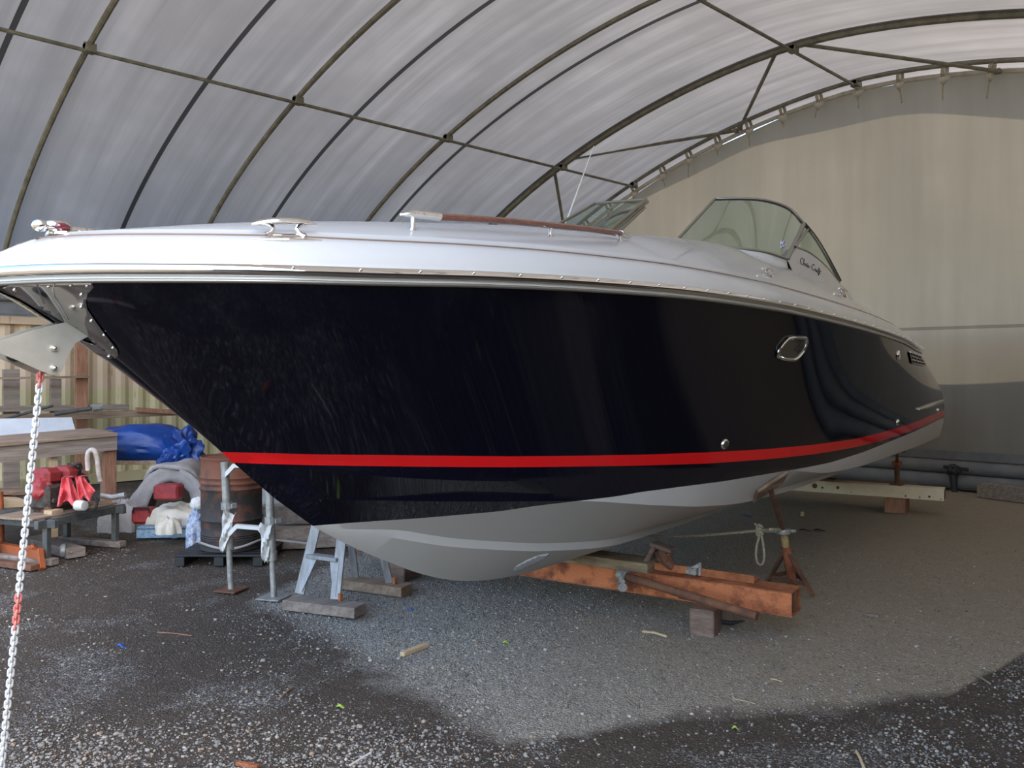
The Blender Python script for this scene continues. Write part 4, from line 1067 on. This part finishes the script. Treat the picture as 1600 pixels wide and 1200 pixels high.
# ================================================================ CHAIN
top_ = b2w(pb(64, 580, .0)); bot_ = gnd(-10, 1232, .02)
bot_ = at(-2, 1240, 3.56)
root = thing('anchor_chain', Vector((bot_.x, bot_.y, .01)), 'white galvanised anchor chain with red marks hanging from the bow roller to the ground', 'chain')
pitch = .0228; ax = (bot_-top_); nL = int(ax.length/pitch); ax.normalize()
def link_mesh(m):
    pts = []
    a, b = .0162, .0098
    for k in range(20):
        t = 2*math.pi*k/20; x_ = math.cos(t)*b; z_ = math.sin(t)*b+(a-b if math.sin(t) > 0 else -(a-b)); pts.append((x_, 0, z_*1.12))
    o = MB().tube(pts, .0046, 7, closed=True, up=(0, 1, 0)); return o
lm = {}
for k in range(nL+1):
    q = top_+ax*pitch*k
    fr_k = k/nL
    red = fr_k < .035 or .52 < fr_k < .60
    key = red
    if key not in lm:
        o = link_mesh(None).build('chain_link', M['chainred' if red else 'zinc'], root); lm[key] = o
    else:
        o = lm[key].copy(); C.objects.link(o); o.parent = root
    zz = -ax; xx = Vector((R2, R2, 0)); xx = (xx-zz*xx.dot(zz)).normalized(); yy = zz.cross(xx)
    Rm = Matrix((xx, yy, zz)).transposed() @ Matrix.Rotation(math.radians(20 if k % 2 else 110), 3, 'Z')
    o.rotation_euler = Rm.to_euler(); o.location = q-root.location

# ================================================================ LEFT SIDE CLUTTER
XS = -13.55
def post(px0, px1, py0, name, m, label, cat, X=XS, depth=.07, z0=0):
    a = onX(px0, py0, X); b = onX(px1, py0, X); c = (a+b)/2
    return solo(MB().box((X, c.y, (c.z+z0)/2), (depth, abs(b.y-a.y), c.z-z0)), name, m, label, cat)
post(118, 137, 533, 'timber_stud', M['woodred'], 'reddish brown timber stud standing in front of the cream container', 'timber post')
post(4, 30, 577, 'timber_stud', M['woodgrey'], 'wide pale grey timber board upright at the left edge of the photo', 'timber post', X=-13.75)
post(78, 95, 592, 'timber_stud', M['woodgrey'], 'short dark grey upright board just left of the reddish stud', 'timber post', X=-13.75)
def shelf(pa_, pb_, X, w_, th, name, m, label, cat='board'):
    a, b = onX(*pa_, X), onX(*pb_, X); return solo(MB().bar(a, b, w_, th), name, m, label, cat)
shelf((-60, 592), (136, 589), -13.42, .16, .03, 'shelf_board', M['wood'], 'thin upper shelf board nailed across the studs at the container')
shelf((-60, 656), (275, 644), -13.30, .10, .10, 'timber_rail', M['wood'], 'long brown timber rail stacked behind the workbench')
shelf((-60, 640), (200, 636), -13.62, .10, .08, 'timber_rail', M['woodgrey'], 'grey timber rail behind the stud above the blue tarpaulin')
shelf((212, 640), (290, 645), -13.18, .06, .07, 'timber_offcut', M['woodred'], 'short dark red timber lying on the long brown rail')
a, b = onX(-40, 668, -12.9), onX(82, 634, -13.1); solo(MB().tube([a, b], .02, 8), 'pipe', M['darkiron'], 'thin dark pipe leaning diagonally behind the white panel', 'pipe')
a, b = onX(85, 647, -13.0), onX(150, 637, -13.0); root = thing('pipe', (a+b)/2, 'short grey pipe with a coupler on its end lying on the shelf boards', 'pipe')
part(MB().tube([a, b], .03, 8), 'tube', M['darkiron'], root); part(MB().tube([b-(b-a).normalized()*.06, b+(b-a).normalized()*.08], .055, 10), 'coupler', M['galv'], root)
a, b = onX(-50, 668, -11.9), onX(118, 667, -11.9)
solo(MB().slab([onX(-50, 655, -11.9), onX(112, 652, -11.9), onX(118, 672, -11.7), onX(-50, 682, -11.7)], (.03, 0, -.03)), 'white_sheet', M['panel'], 'whitish flat panel lying on the workbench behind the chain', 'panel')
# workbench
XB = -9.95
root = thing('workbench', onX(90, 700, XB)*1, 'old timber workbench with thick front beam behind the engine', 'workbench')
root.location.z = 0
tA, tB = onX(-70, 698, XB), onX(182, 676, XB)
part(MB().slab([onX(-70, 701, XB), onX(183, 679, XB), onX(183, 703, XB), onX(-70, 731, XB)], (-.07, 0, 0)), 'front_beam', M['woodgrey'], root)
z = tB.z
part(MB().slab([(XB+.03, tA.y, tA.z), (XB+.03, tB.y, tB.z), (XB-.85, tB.y, tB.z+.01), (XB-.85, tA.y, tA.z+.01)], (0, 0, -.035)), 'bench_top', M['wood'], root)
for (x0, x1, m) in ((162, 181, 'woodred'), (77, 90, 'woodpale'), (-40, -25, 'woodgrey')):
    a, b = onX(x0, 703, XB-.1), onX(x1, 703, XB-.1); part(MB().box((XB-.12, (a.y+b.y)/2, (z-.16)/2), (.09, b.y-a.y, z-.14)), 'leg', M[m], root)
a, b = onX(162, 703, XB-.8), onX(181, 703, XB-.8); part(MB().box((XB-.8, b.y-.1, z/2), (.09, .14, z-.04)), 'leg', M['woodgrey'], root)
part(MB().bar(onX(-60, 768, XB+.0), onX(48, 768, XB-.1), .4, .04), 'lower_shelf', M['wood'], root)
# dark stuff below the bench
a = onX(-20, 790, -9.6); solo(MB().slab([onX(-60, 778, -9.5), onX(42, 782, -9.5), onX(44, 791, -9.5), onX(-60, 800, -9.5)], (-.5, 0, 0)), 'timber_plank', M['woodpale'], 'orange brown plank lying under the left of the workbench', 'plank')
a = onX(-20, 790, -9.3); solo(MB().slab([onX(-60, 795, -9.3), onX(40, 798, -9.3), onX(42, 812, -9.3), onX(-60, 820, -9.3)], (-.5, 0, -.0)), 'metal_tray', M['darkiron'], 'dark grey metal trough under the workbench at far left', 'tray')

# lump and cloth helper
def drape(center, rx, ry, h, seed, folds=9, amp=.08, rot=0, base=0, n=48, m=18, skew=0):
    mb = MB(); rows = []
    for i in range(m+1):
        t = i/m; row = []
        for k in range(n):
            a = 2*math.pi*k/n
            rr_ = math.sin(t*math.pi/2)**.8
            f = 1+amp*t*math.sin(folds*a+seed)+.22*noise.noise(Vector((math.cos(a)*1.6, math.sin(a)*1.6, seed+t)))+.10*amp/.08*noise.noise(Vector((math.cos(a)*4, math.sin(a)*4, seed*2+t*3)))
            x_, y_ = rx*rr_*f*math.cos(a), ry*rr_*f*math.sin(a)
            zz = h*(math.cos(t*math.pi/2)**.75)*(1+.25*noise.noise(Vector((x_*3/max(rx, .1), y_*3/max(ry, .1), seed))))+.015*h*math.sin(folds*2*a)
            xr = x_*math.cos(rot)-y_*math.sin(rot); yr = x_*math.sin(rot)+y_*math.cos(rot)
            row.append(Vector(center)+Vector((xr, yr, max(zz, 0)+base+skew*x_)))
        rows.append(row)
    mb.grid(rows, closed=True); o = len(mb.v)-n; mb.f.append(tuple(o+k for k in range(n))); return mb
AXR = math.radians(45)   # cloth long axes lie across the view
# blue tarpaulin heap on a rack
q = at(232, 712, 10.5); q.z = 0
root = thing('covered_stack', q, 'bundle on a timber rack covered by a bright blue tarpaulin', 'covered stack')
q2 = at(232, 694, 10.5); Rq = Matrix.Rotation(AXR, 3, 'Z') @ Matrix.Rotation(math.radians(4), 3, 'Y')
part(MB().ell(q2, (.60, .34, .25), seed=3, amp=.22, rot=Rq, sc=1.3), 'tarpaulin', M['blue'], root)
q3 = at(286, 704, 10.3); part(MB().ell(q3, (.22, .20, .26), seed=8, amp=.45, rot=Rq, sc=2.2), 'tarpaulin_fold', M['blue'], root)
q3 = at(272, 722, 10.2); part(MB().ell(q3, (.16, .12, .14), seed=12, amp=.5, rot=Rq, sc=2.2), 'tarpaulin_fold', M['blue'], root)
q2 = q2-Vector((0, 0, .12))
mb = MB(); zz = q2.z-.08
for dx in (-.5, .45): e = q2+Vector((R2, R2, 0))*dx; mb.box((e.x, e.y, zz/2), (.08, .08, zz))
part(mb, 'rack_legs', M['woodgrey'], root)
part(MB().bar(Vector((q2.x, q2.y, zz))-Vector((R2, R2, 0))*.6, Vector((q2.x, q2.y, zz))+Vector((R2, R2, 0))*.62, .5, .05), 'rack_top', M['wood'], root)
# grey dust sheet over a box with red crates
q = gnd(262, 828); root = thing('dust_sheet_heap', q, 'grey dust sheet draped over an arched heap with red boxes beneath', 'dust sheet')
U = Vector((R2, R2, 0))
# arch of cloth: thick band bent over
rows = []
for i in range(25):
    t = i/24; a = math.pi*(1-t*.98); cx, cz = math.cos(a), math.sin(a)
    row = []
    for k in range(10):
        s_ = k/9; rad = .44+.05*noise.noise(Vector((t*6, s_*3, 1)))+.03*math.sin(t*20+s_*3); row.append(q+dv*.10+U*(cx*rad*(1.12 if cx < 0 else .85))+Vector((0, 0, .08+cz*(rad+.20)))+dv*(s_*.6-.0+.05*math.sin(t*9)))
    rows.append(row)
part(MB().grid(rows), 'sheet', M['dust'], root, thick=.05)
e = q-U*.52; part(drape((e.x, e.y, 0), .24, .22, .34, 8, folds=8, amp=.12, rot=AXR), 'sheet_fall', M['dust'], root)
rows = []
for i in range(13):
    t = i/12; a = math.pi*(1-t); row = []
    for k in range(4): s_ = k/3; rad = .46-.17*s_+.02*noise.noise(Vector((t*9, s_*5, 4))); row.append(q+dv*.1-dv*.02*(1-s_)+U*(math.cos(a)*rad)+Vector((0, 0, .08+math.sin(a)*(rad+.17))))
    rows.append(row)
part(MB().grid(rows), 'sheet_edge', M['dust'], root, thick=.03)
p_ = at(264, 768, 9.15); part(MB().box(p_, (.26, .20, .16), Matrix.Rotation(AXR, 3, 'Z'), .02), 'box', M['redpaint'], root)
p_ = at(226, 803, 9.3); root = thing('toolbox', Vector((p_.x, p_.y, .137)), 'red plastic toolbox with black handle left of the cream cloth', 'toolbox')
part(MB().box((p_.x, p_.y, .225), (.24, .16, .175), Matrix.Rotation(AXR, 3, 'Z'), .03), 'case', M['redpaint'], root)
c_ = Vector((p_.x, p_.y, .265))-dv*.09; part(MB().tube([c_-U*.09, c_-U*.08+Vector((0, 0, .05)), c_+U*.08+Vector((0, 0, .05)), c_+U*.09], .012, 8), 'handle', M['black'], root)
# blue pallet with cream canvas
q = gnd(268, 843); R45 = Matrix.Rotation(AXR+.08, 3, 'Z')
root = thing('blue_pallet', (q.x, q.y, 0), 'faded blue timber pallet carrying a crumpled cream cloth', 'pallet')
for k in range(5): part(MB().box(Vector((q.x, q.y, .125))+dv*(.06+.14*k), (.72, .10, .02), R45), 'deck_board', M['bluepallet'], root)
for k in range(3): part(MB().box(Vector((q.x, q.y, .06))+dv*.34+U*(-.32+.32*k), (.06, .68, .10), R45), 'bearer', M['bluepallet'], root)
part(MB().box(Vector((q.x, q.y, .065))+dv*.0, (.72, .02, .09), R45), 'front_board', M['bluepallet'], root)
c_ = Vector((q.x, q.y, .135))+dv*.28-U*.03
solo(drape(c_, .33, .26, .20, 11, folds=11, amp=.12, rot=AXR), 'canvas_cloth', M['canvas'], 'crumpled cream canvas cloth heaped on the blue pallet', 'cloth')
c_ = at(262, 815, 8.85); solo(drape(c_-Vector((0, 0, .12)), .13, .10, .16, 21, folds=7, amp=.15, rot=AXR), 'canvas_cloth', M['canvas'], 'smaller fold of cream canvas hanging over the front of the blue pallet', 'cloth')
c_ = at(309, 787, 8.7); mb = MB(); mb.ell(c_, (.075, .075, .07), amp=.1, seed=3); mb.tube([c_+Vector((0, 0, -.04)), c_+Vector((0, 0, -.10))], [.05, .03], 10)
solo(mb, 'white_bucket_lid', M['whiteplas'], 'small round white plastic cap beside the rusty drum', 'cap')
c_ = at(306, 800, 8.65); M['printcloth'] = mat('blue_white_printed_cloth', (.10, .16, .30), .9, noise_scale=25, col2=(.5, .52, .55)); solo(drape((c_.x, c_.y, 0.0), .09, .08, .36, 31, folds=6, amp=.15, rot=AXR), 'printed_rag', M['printcloth'], 'blue and white patterned rag between cream cloth and rusty drum', 'rag')
c_ = gnd(309, 842); solo(MB().box((c_.x, c_.y, .14), (.07, .05, .28), R45, .01), 'paper_bag', M['whiteplas'], 'narrow white paper standing against the left of the rusty drum', 'paper')

# drum on a black pallet
q = at(362, 869, 8.25); q = Vector((q.x, q.y, 0))
root = thing('black_pallet', q, 'low black plastic pallet under the rusty drum', 'pallet')
for k in range(7): part(MB().box(q+Vector((0, 0, .085))+dv*(-.30+.11*k), (.84, .085, .02), Matrix.Rotation(AXR, 3, 'Z')), 'slat', M['black'], root)
for k in range(3): part(MB().box(q+Vector((0, 0, .035))+U*(-.36+.36*k), (.09, .74, .08), Matrix.Rotation(AXR, 3, 'Z')), 'runner', M['black'], root)
zb = .095; Rd = .286
prof = [(Rd-.01, 0), (Rd, .008), (Rd, .02), (Rd-.004, .03)]
def hoop(z, a=.010): return [(Rd-.004, z-.022), (Rd+a-.004, z-.008), (Rd+a, z), (Rd+a-.004, z+.008), (Rd-.004, z+.022)]
for z in (.10, .13): pass
prof += [(Rd-.004, .10)]+[(Rd-.004+.004*math.sin(z*300), z) for z in (.11, .12, .13, .14, .15, .16)]+hoop(.29)+[(Rd-.004, .4)]+hoop(.58)+hoop(.635, .008)+hoop(.69, .008)+[(Rd-.004, .84), (Rd, .855), (Rd+.006, .865), (Rd+.006, .88), (Rd-.006, .882), (Rd-.012, .868), (Rd-.03, .865), (.02, .864)]
root = thing('oil_drum', q+Vector((0, 0, zb)), 'rusty black steel oil drum standing on a black pallet behind the bow', 'drum')
part(MB().lathe(q+Vector((0, 0, zb)), prof, 48), 'drum_body', M['drum'], root, angle=50)
part(MB().lathe(q+Vector((0, 0, zb+.862)), [(.035, 0), (.035, .02), (.028, .022)], 14).lathe(q+U*.17+Vector((0, 0, zb+.862)), [(.035, 0), (.035, .018), (.028, .02)], 14), 'bung', M['rust'], root)
pts = [q+Vector((math.cos(a)*(Rd+.02), math.sin(a)*(Rd+.02), .16+.02*math.sin(a*3))) for a in [math.radians(-100+k*10) for k in range(20)]]
solo(MB().tube(pts+[pts[-1]+U*.25+Vector((0, 0, -.03)), pts[-1]+U*.5+Vector((0, 0, -.06))], .012, 8), 'rope', M['dust'], 'grey rope looped round the foot of the rusty drum', 'rope')
# grey rubble / concrete pieces and beams behind the bow
for i, (x, y, d_, l, lab) in enumerate(((492, 832, 8.7, 1.1, 'grey squared timber beam lying behind the bow, lower of two'), (500, 818, 9.3, 1.2, 'grey squared timber beam lying behind the bow, upper of two'))):
    c_ = at(x, y, d_); c_.z = .11+.14*i; dd = Vector((math.cos(1.0), math.sin(1.0), 0)) if i == 0 else Vector((math.cos(.95), math.sin(.95), 0))
    solo(MB().bar(c_-dd*l/2, c_+dd*l/2, .18, .2), 'timber_beam', M['woodgrey'], lab, 'timber beam')
c_ = at(452, 808, 9.9); c_.z = 0
solo(drape(c_, .55, .5, .62, 44, folds=5, amp=.05, rot=AXR), 'grey_sheet_heap', M['stoneblock'], 'pale grey crumpled sheeting heaped behind the bow beside the drum', 'sheeting')
# curved grey sheet just left of the stem
# engine on its iron stand
gA, gB = gnd(73, 882), gnd(180, 854)
gC = gnd(32, 868); 
xv = (gB-gA); xv.z = 0; ln = xv.length; xv.normalize(); yv = Vector((-xv.y, xv.x, 0)); yv = yv if yv.dot(dv) > 0 else -yv
hS = .41; wS = .62
root = thing('engine_stand', gA, 'dark angle iron stand on skids carrying an old red engine', 'stand')
cs = [gA, gA+xv*ln, gA+xv*ln+yv*wS, gA+yv*wS]
for c_ in cs: part(MB().box(c_+Vector((0, 0, hS/2)), (.055, .055, hS), frame_of((0, 0, 0), xv)), 'leg', M['darkiron'], root)
for a, b in ((0, 1), (1, 2), (2, 3), (3, 0)):
    ext = (cs[b]-cs[a]).normalized()*.12; part(MB().bar(cs[a]+Vector((0, 0, hS-.03))-ext, cs[b]+Vector((0, 0, hS-.03))+ext, .05, .075), 'frame_rail', M['darkiron'], root)
part(MB().box(sum(cs, Vector())/4+Vector((0, 0, hS+.012)), (ln+.2, wS*.8, .02), frame_of((0, 0, 0), xv)), 'deck_sheet', M['wood'], root)
for k in (0, 1): a = cs[k]-yv*.1; b = cs[3-k]+yv*.1; part(MB().bar(a+Vector((0, 0, .03)), b+Vector((0, 0, .03)), .09, .06), 'skid', M['woodgrey'], root)
ec = sum(cs, Vector())/4+Vector((0, 0, hS+.02))
root = thing('engine', ec, 'old greasy red engine with bent white exhaust pipe on the iron stand', 'engine')
Re = frame_of((0, 0, 0), xv)
E_ = lambda a, b, c: ec+xv*a+yv*b+Vector((0, 0, c))
mb = MB().box(E_(.0, 0, .15), (.52, .30, .24), Re, .03); mb.box(E_(.02, 0, .04), (.44, .22, .10), Re, .02)
for k in range(5): mb.lathe(E_(-.2+.1*k, -.16, .12), [(.025, 0), (.02, .02)], 8, axis=-yv)
part(mb, 'engine_block', M['grease'], root)
mb = MB(); mb.box(E_(-.13, 0, .34), (.20, .22, .16), Re, .04); mb.box(E_(.09, 0, .34), (.18, .22, .15), Re, .04); mb.ell(E_(-.2, -.03, .22), (.1, .1, .12), amp=.2, seed=5); part(mb, 'cylinder_cover', M['redpaint'], root)
mb = MB(); mb.ell(E_(.18, .0, .34), (.09, .08, .09), amp=.35, seed=6); mb.ell(E_(.28, .02, .22), (.10, .1, .10), amp=.35, seed=9); mb.tube([E_(.08, -.1, .42), E_(.16, -.12, .44), E_(.2, -.1, .38)], .016, 8); part(mb, 'carburettor', M['grease'], root)
ex = [at(x, y, (ec-CAM).dot(dv)+.02) for x, y in ((138, 735), (137, 715), (139, 706), (144, 703), (149, 706), (152, 715), (154, 735), (157, 752))]
part(MB().tube(resample(ex, 30), .026, 12), 'exhaust_pipe', mat('stained_white_pipe', (.50, .47, .42), .5, noise_scale=9, col2=(.30, .20, .14)), root)
mb = MB().lathe(at(60, 798, (ec-CAM).dot(dv)-.15), [(.05, -.02), (.06, .0), (.20, .0), (.21, .02), (.21, .05), (.19, .06), (.05, .05)], 32, axis=xv*.9-yv*.45); part(mb, 'flywheel', M['rustdark'], root)
mb = MB().lathe(at(128, 790, (ec-CAM).dot(dv)-.30), [(.02, -.04), (.045, -.035), (.05, 0), (.05, .06), (.03, .07)], 20, axis=yv); part(mb, 'oil_filter', M['whiteplas'], root)
mb = MB().tube([at(140+12*math.cos(a), 786+12*math.sin(a), (ec-CAM).dot(dv)-.22) for a in [k*math.pi/8 for k in range(16)]], .012, 8, closed=True); part(mb, 'pulley', M['rubber'], root)
part(MB().tube([at(158, 774, (ec-CAM).dot(dv)), at(175, 777, (ec-CAM).dot(dv)), at(196, 773, (ec-CAM).dot(dv))], .027, 10), 'outlet_pipe', M['galv'], root)
part(MB().box(E_(-.22, -.18, .02), (.14, .1, .04), Re, .005), 'packing_block', M['woodpale'], root)
dE = (ec-CAM).dot(dv)-.24
def rag(pts, nm, lab, seed):
    # hanging cloth: columns of pixels top to bottom with fan folds
    rows = []
    for j in range(12):
        t = j/11; row = []
        for k in range(17):
            s_ = k/16; x0 = pts[0][0]+(pts[1][0]-pts[0][0])*s_; y0 = pts[0][1]+(pts[1][1]-pts[0][1])*s_
            x1 = pts[3][0]+(pts[2][0]-pts[3][0])*s_; y1 = pts[3][1]+(pts[2][1]-pts[3][1])*s_+5*math.sin(s_*9+seed)
            row.append(at(x0+(x1-x0)*t, y0+(y1-y0)*t, dE+.10*(1-t)-.03-.03*(1+t)*math.sin(s_*math.pi*3.3+seed)-.06*noise.noise(Vector((s_*5, t*3, seed)))))
        rows.append(row)
    top = [p+dv*.10+Vector((0, 0, .005)) for p in rows[0]]; 
    return solo(MB().grid([top]+rows), 'rag', M['pinkcloth'], lab, 'rag', 'pink rags on the engine', thick=.006)
rag([(97, 746), (111, 747), (126, 788), (89, 787)], 'rag', 'pink red rag draped over the middle of the engine, left of two', 1)
rag([(118, 746), (130, 745), (149, 772), (125, 788)], 'rag', 'pink red rag draped over the engine, right of two', 2)
# roller bits under the stand
q = gnd(100, 872); root = thing('caster', Vector((q.x, q.y, 0)), 'grey caster wheel in its bracket lying under the iron stand', 'caster')
part(MB().lathe(q+Vector((0, 0, .07)), [(.02, -.025), (.065, -.02), (.07, 0), (.065, .02), (.02, .025)], 20, axis=(U+dv*.3)), 'wheel', M['galv'], root)
part(MB().bar(q+Vector((0, 0, .12))-U*.02, q+Vector((0, 0, .06))+U*.1, .09, .012), 'bracket', M['galv'], root)
a, b = gnd(52, 852), gnd(120, 872); solo(MB().bar(a+Vector((0, 0, .05)), b+Vector((0, 0, .05)), .17, .09), 'timber_plank', M['woodgrey'], 'grey timber plank lying slanted under the iron stand', 'plank', 'timber planks')
# orange trolley jack at the far left
q = gnd(60, 888); root = thing('trolley_jack', q, 'orange garage crane foot and upright at the left edge near the chain', 'trolley jack')
part(MB().bar(gnd(-40, 862)+Vector((0, 0, .10)), gnd(66, 884)+Vector((0, 0, .10)), .07, .08), 'arm', M['orange'], root)
part(MB().bar(gnd(66, 890)+Vector((0, 0, .0)), gnd(62, 884)+Vector((0, 0, .15)), .05, .05, up=(1, 0, 0)), 'foot', M['orange'], root)
part(MB().tube([gnd(2, 868)+Vector((0, 0, .08)), gnd(0, 868)+Vector((0, 0, .62))], .03, 12), 'upright', M['orange'], root)
part(MB().bar(gnd(-30, 880)+Vector((0, 0, .03)), gnd(55, 892)+Vector((0, 0, .03)), .09, .05), 'lower_rail', M['rustdark'], root)
part(MB().ell(gnd(50, 880)+Vector((0, 0, .12)), (.05, .05, .05), amp=.3, seed=3), 'pivot', M['orange'], root)

# ================================================================ LOOSE BITS ON THE GROUND
def stick(a, b, r, m, name, lab, cat='stick', kind='bar'):
    A_, B_ = gnd(*a), gnd(*b); A_.z = gz(A_.x, A_.y)+r; B_.z = gz(B_.x, B_.y)+r
    mb = MB().bar(A_, B_, r*2.4, r*1.8) if kind == 'bar' else MB().tube([A_, A_.lerp(B_, .5)+Vector((0, 0, r)), B_], r, 7)
    solo(mb, name, m, lab, cat)
stick((628, 1023), (667, 1007), .016, M['woodpale'], 'wood_offcut', 'short pale brown wooden offcut lying on the gravel below the bow', 'wood offcut')
stick((546, 1192), (580, 1174), .004, M['whiteplas'], 'white_stick', 'thin white plastic stick on the dark gravel at the bottom')
stick((436, 1090), (458, 1072), .005, M['wood'], 'twig', 'small brown twig on dark gravel left of centre', kind='t')
stick((1004, 986), (1042, 995), .009, M['woodpale'], 'twig', 'curved pale twig on the gravel left of the timber block', kind='t')
stick((1350, 961), (1374, 965), .012, M['woodgrey'], 'wood_chip', 'flat grey wood chip on the tan ground right of the beam', 'wood chip')
stick((1204, 1060), (1222, 1064), .004, M['woodpale'], 'straw', 'thin straw on the tan ground right of the gravel', kind='t')
stick((1338, 1172), (1350, 1197), .007, M['woodpale'], 'dry_leaf', 'narrow dry leaf on the dark ground near the bottom edge', 'dry leaf', kind='t')
stick((1520, 1050), (1548, 1066), .006, M['woodgrey'], 'twig', 'grey twig on the ground at the right edge', kind='t')
stick((1385, 1076), (1396, 1082), .006, M['woodgrey'], 'twig', 'tiny grey twig on tan ground right of centre', kind='t')
stick((1145, 1090), (1180, 1098), .003, M['woodpale'], 'straw', 'long thin straw at the edge of the dark patch', kind='t')
stick((370, 1190), (404, 1196), .01, M['rust'], 'wood_chip', 'reddish wood chip at the bottom left edge of the gravel', 'wood chip')
stick((246, 985), (300, 992), .004, M['woodred'], 'twig', 'long bent dark twig on the soil left of the planks', kind='t')
def leafy(px, py, m, name, lab, cat, sz=.035):
    q = gnd(px, py); q.z = gz(q.x, q.y)+.006; rows = []
    for i in range(6):
        t = i/5; w_ = sz*.5*math.sin(t*math.pi)+.002; p = q+U*(t-.5)*sz*2+Vector((0, 0, .012*math.sin(t*5))); rows.append([p-dv*w_, p+Vector((0, 0, .006)), p+dv*w_])
    solo(MB().grid(rows), name, m, lab, cat, thick=.002)
leafy(534, 1104, M['leaf'], 'green_leaf', 'small bright green leaf on the dark gravel', 'leaf', .03)
leafy(792, 1004, M['leaf'], 'green_leaf', 'yellow green leaf on the gravel below the keel', 'leaf', .03)
leafy(1150, 1137, M['leaf'], 'green_leaf', 'pale green leaf on the dark ground right of centre', 'leaf', .02)
leafy(190, 1008, M['bluescrap'], 'plastic_scrap', 'blue plastic scrap on the soil at the left', 'scrap', .03)
leafy(643, 950, M['bluescrap'], 'plastic_scrap', 'blue plastic scrap on the gravel below the bow', 'scrap', .03)
leafy(1168, 806, M['bluescrap'], 'plastic_scrap', 'flat blue scrap on the ground behind the rope', 'scrap', .07)
leafy(1258, 828, M['black'], 'rubber_scrap', 'black rubber scrap right of the jack stand, left of two', 'scrap', .07)
leafy(1281, 828, M['black'], 'rubber_scrap', 'black rubber scrap right of the jack stand, right of two', 'scrap', .07)
q = gnd(1254, 806); solo(MB().box((q.x, q.y, .025), (.045, .045, .06), bev=.01), 'cork', M['woodpale'], 'tiny orange brown cork standing behind the jack stand', 'cork')

# loose gravel near the camera: uncountable, one object
def gravel():
    rng = np.random.default_rng(5)
    bm = bmesh.new(); bmesh.ops.create_icosphere(bm, subdivisions=1, radius=1); V = np.array([v.co[:] for v in bm.verts]); bm.verts.index_update(); Fc = np.array([[v.index for v in f.verts] for f in bm.faces]); bm.free()
    pts = []
    N0 = 95000
    py = rng.uniform(855, 1235, N0); px = rng.uniform(-40, 1640, N0)
    d = H*F/(py-HZ); t = (px-800)/F
    X = R2*d*(t-1); Y = R2*d*(t+1)
    keep = []
    for i in range(N0):
        nz = noise.noise(Vector((X[i]*1.1, Y[i]*1.1, 0)))+.5*noise.noise(Vector((X[i]*3, Y[i]*3, 5)))
        dens = .03+.6*max(nz, 0)
        yb = np.interp(X[i], [-16, -10, -8.2, -7.2, -6.2, -5, -3.8, -2.95, -2.55, -1.95, -1.65, -1.45, 2], [20, 14, 9, 5, 3.3, 3.15, 3.1, 2.85, 3.7, 4.5, 5.1, 7.4, 9])
        if Y[i] > yb:
            dens = .55 if X[i]+.42*Y[i] < -2 else .12
        elif -4.4 < X[i] < -2.8 and Y[i] < 2.6: dens += .22
        if rng.random() < dens: keep.append(i)
    keep = np.array(keep); n = len(keep)
    sz = rng.lognormal(math.log(.0054), .38, n).clip(.003, .016); 
    sc_ = np.stack([sz*rng.uniform(.8, 1.35, n), sz*rng.uniform(.7, 1.1, n), sz*rng.uniform(.45, .8, n)], 1)
    an_ = rng.uniform(0, 6.28, n); vs_ = V[None]*sc_[:, None]*(1+rng.uniform(-.15, .15, (n, len(V), 1)))
    c, s_ = np.cos(an_)[:, None], np.sin(an_)[:, None]
    out = np.empty_like(vs_); out[..., 0] = vs_[..., 0]*c-vs_[..., 1]*s_; out[..., 1] = vs_[..., 0]*s_+vs_[..., 1]*c; out[..., 2] = vs_[..., 2]
    zz = np.array([gz(X[i], Y[i]) for i in keep])
    out += np.stack([X[keep], Y[keep], zz+sz*.25], 1)[:, None]
    faces = (Fc[None]+(np.arange(n)*len(V))[:, None, None]).reshape(-1, 3)
    me = bpy.data.meshes.new('loose_gravel'); me.vertices.add(n*len(V)); me.vertices.foreach_set('co', out.reshape(-1))
    me.loops.add(len(faces)*3); me.loops.foreach_set('vertex_index', faces.reshape(-1)); me.polygons.add(len(faces)); me.polygons.foreach_set('loop_start', np.arange(len(faces))*3)
    me.update(); me.validate(); me.shade_smooth()
    m = bpy.data.materials.new('gravel_stones'); m.use_nodes = True; nn = m.node_tree; g = nn.nodes.new('ShaderNodeNewGeometry'); r = nn.nodes.new('ShaderNodeValToRGB'); e = r.color_ramp.elements
    e[0].color = (.10, .092, .08, 1); e[1].color = (.44, .41, .36, 1); k = e.new(.45); k.color = (.23, .215, .187, 1); k = e.new(.8); k.color = (.34, .31, .255, 1); k = e.new(.88); k.color = (.28, .19, .11, 1)
    nn.links.new(g.outputs['Random Per Island'], r.inputs[0]); nn.links.new(r.outputs[0], nn.nodes['Principled BSDF'].inputs['Base Color']); nn.nodes['Principled BSDF'].inputs['Roughness'].default_value = .8
    me.materials.append(m); o = bpy.data.objects.new('loose_gravel', me); C.objects.link(o)
    tag(o, 'loose grey and tan gravel stones scattered over the ground', 'gravel', kind='stuff')
gravel()
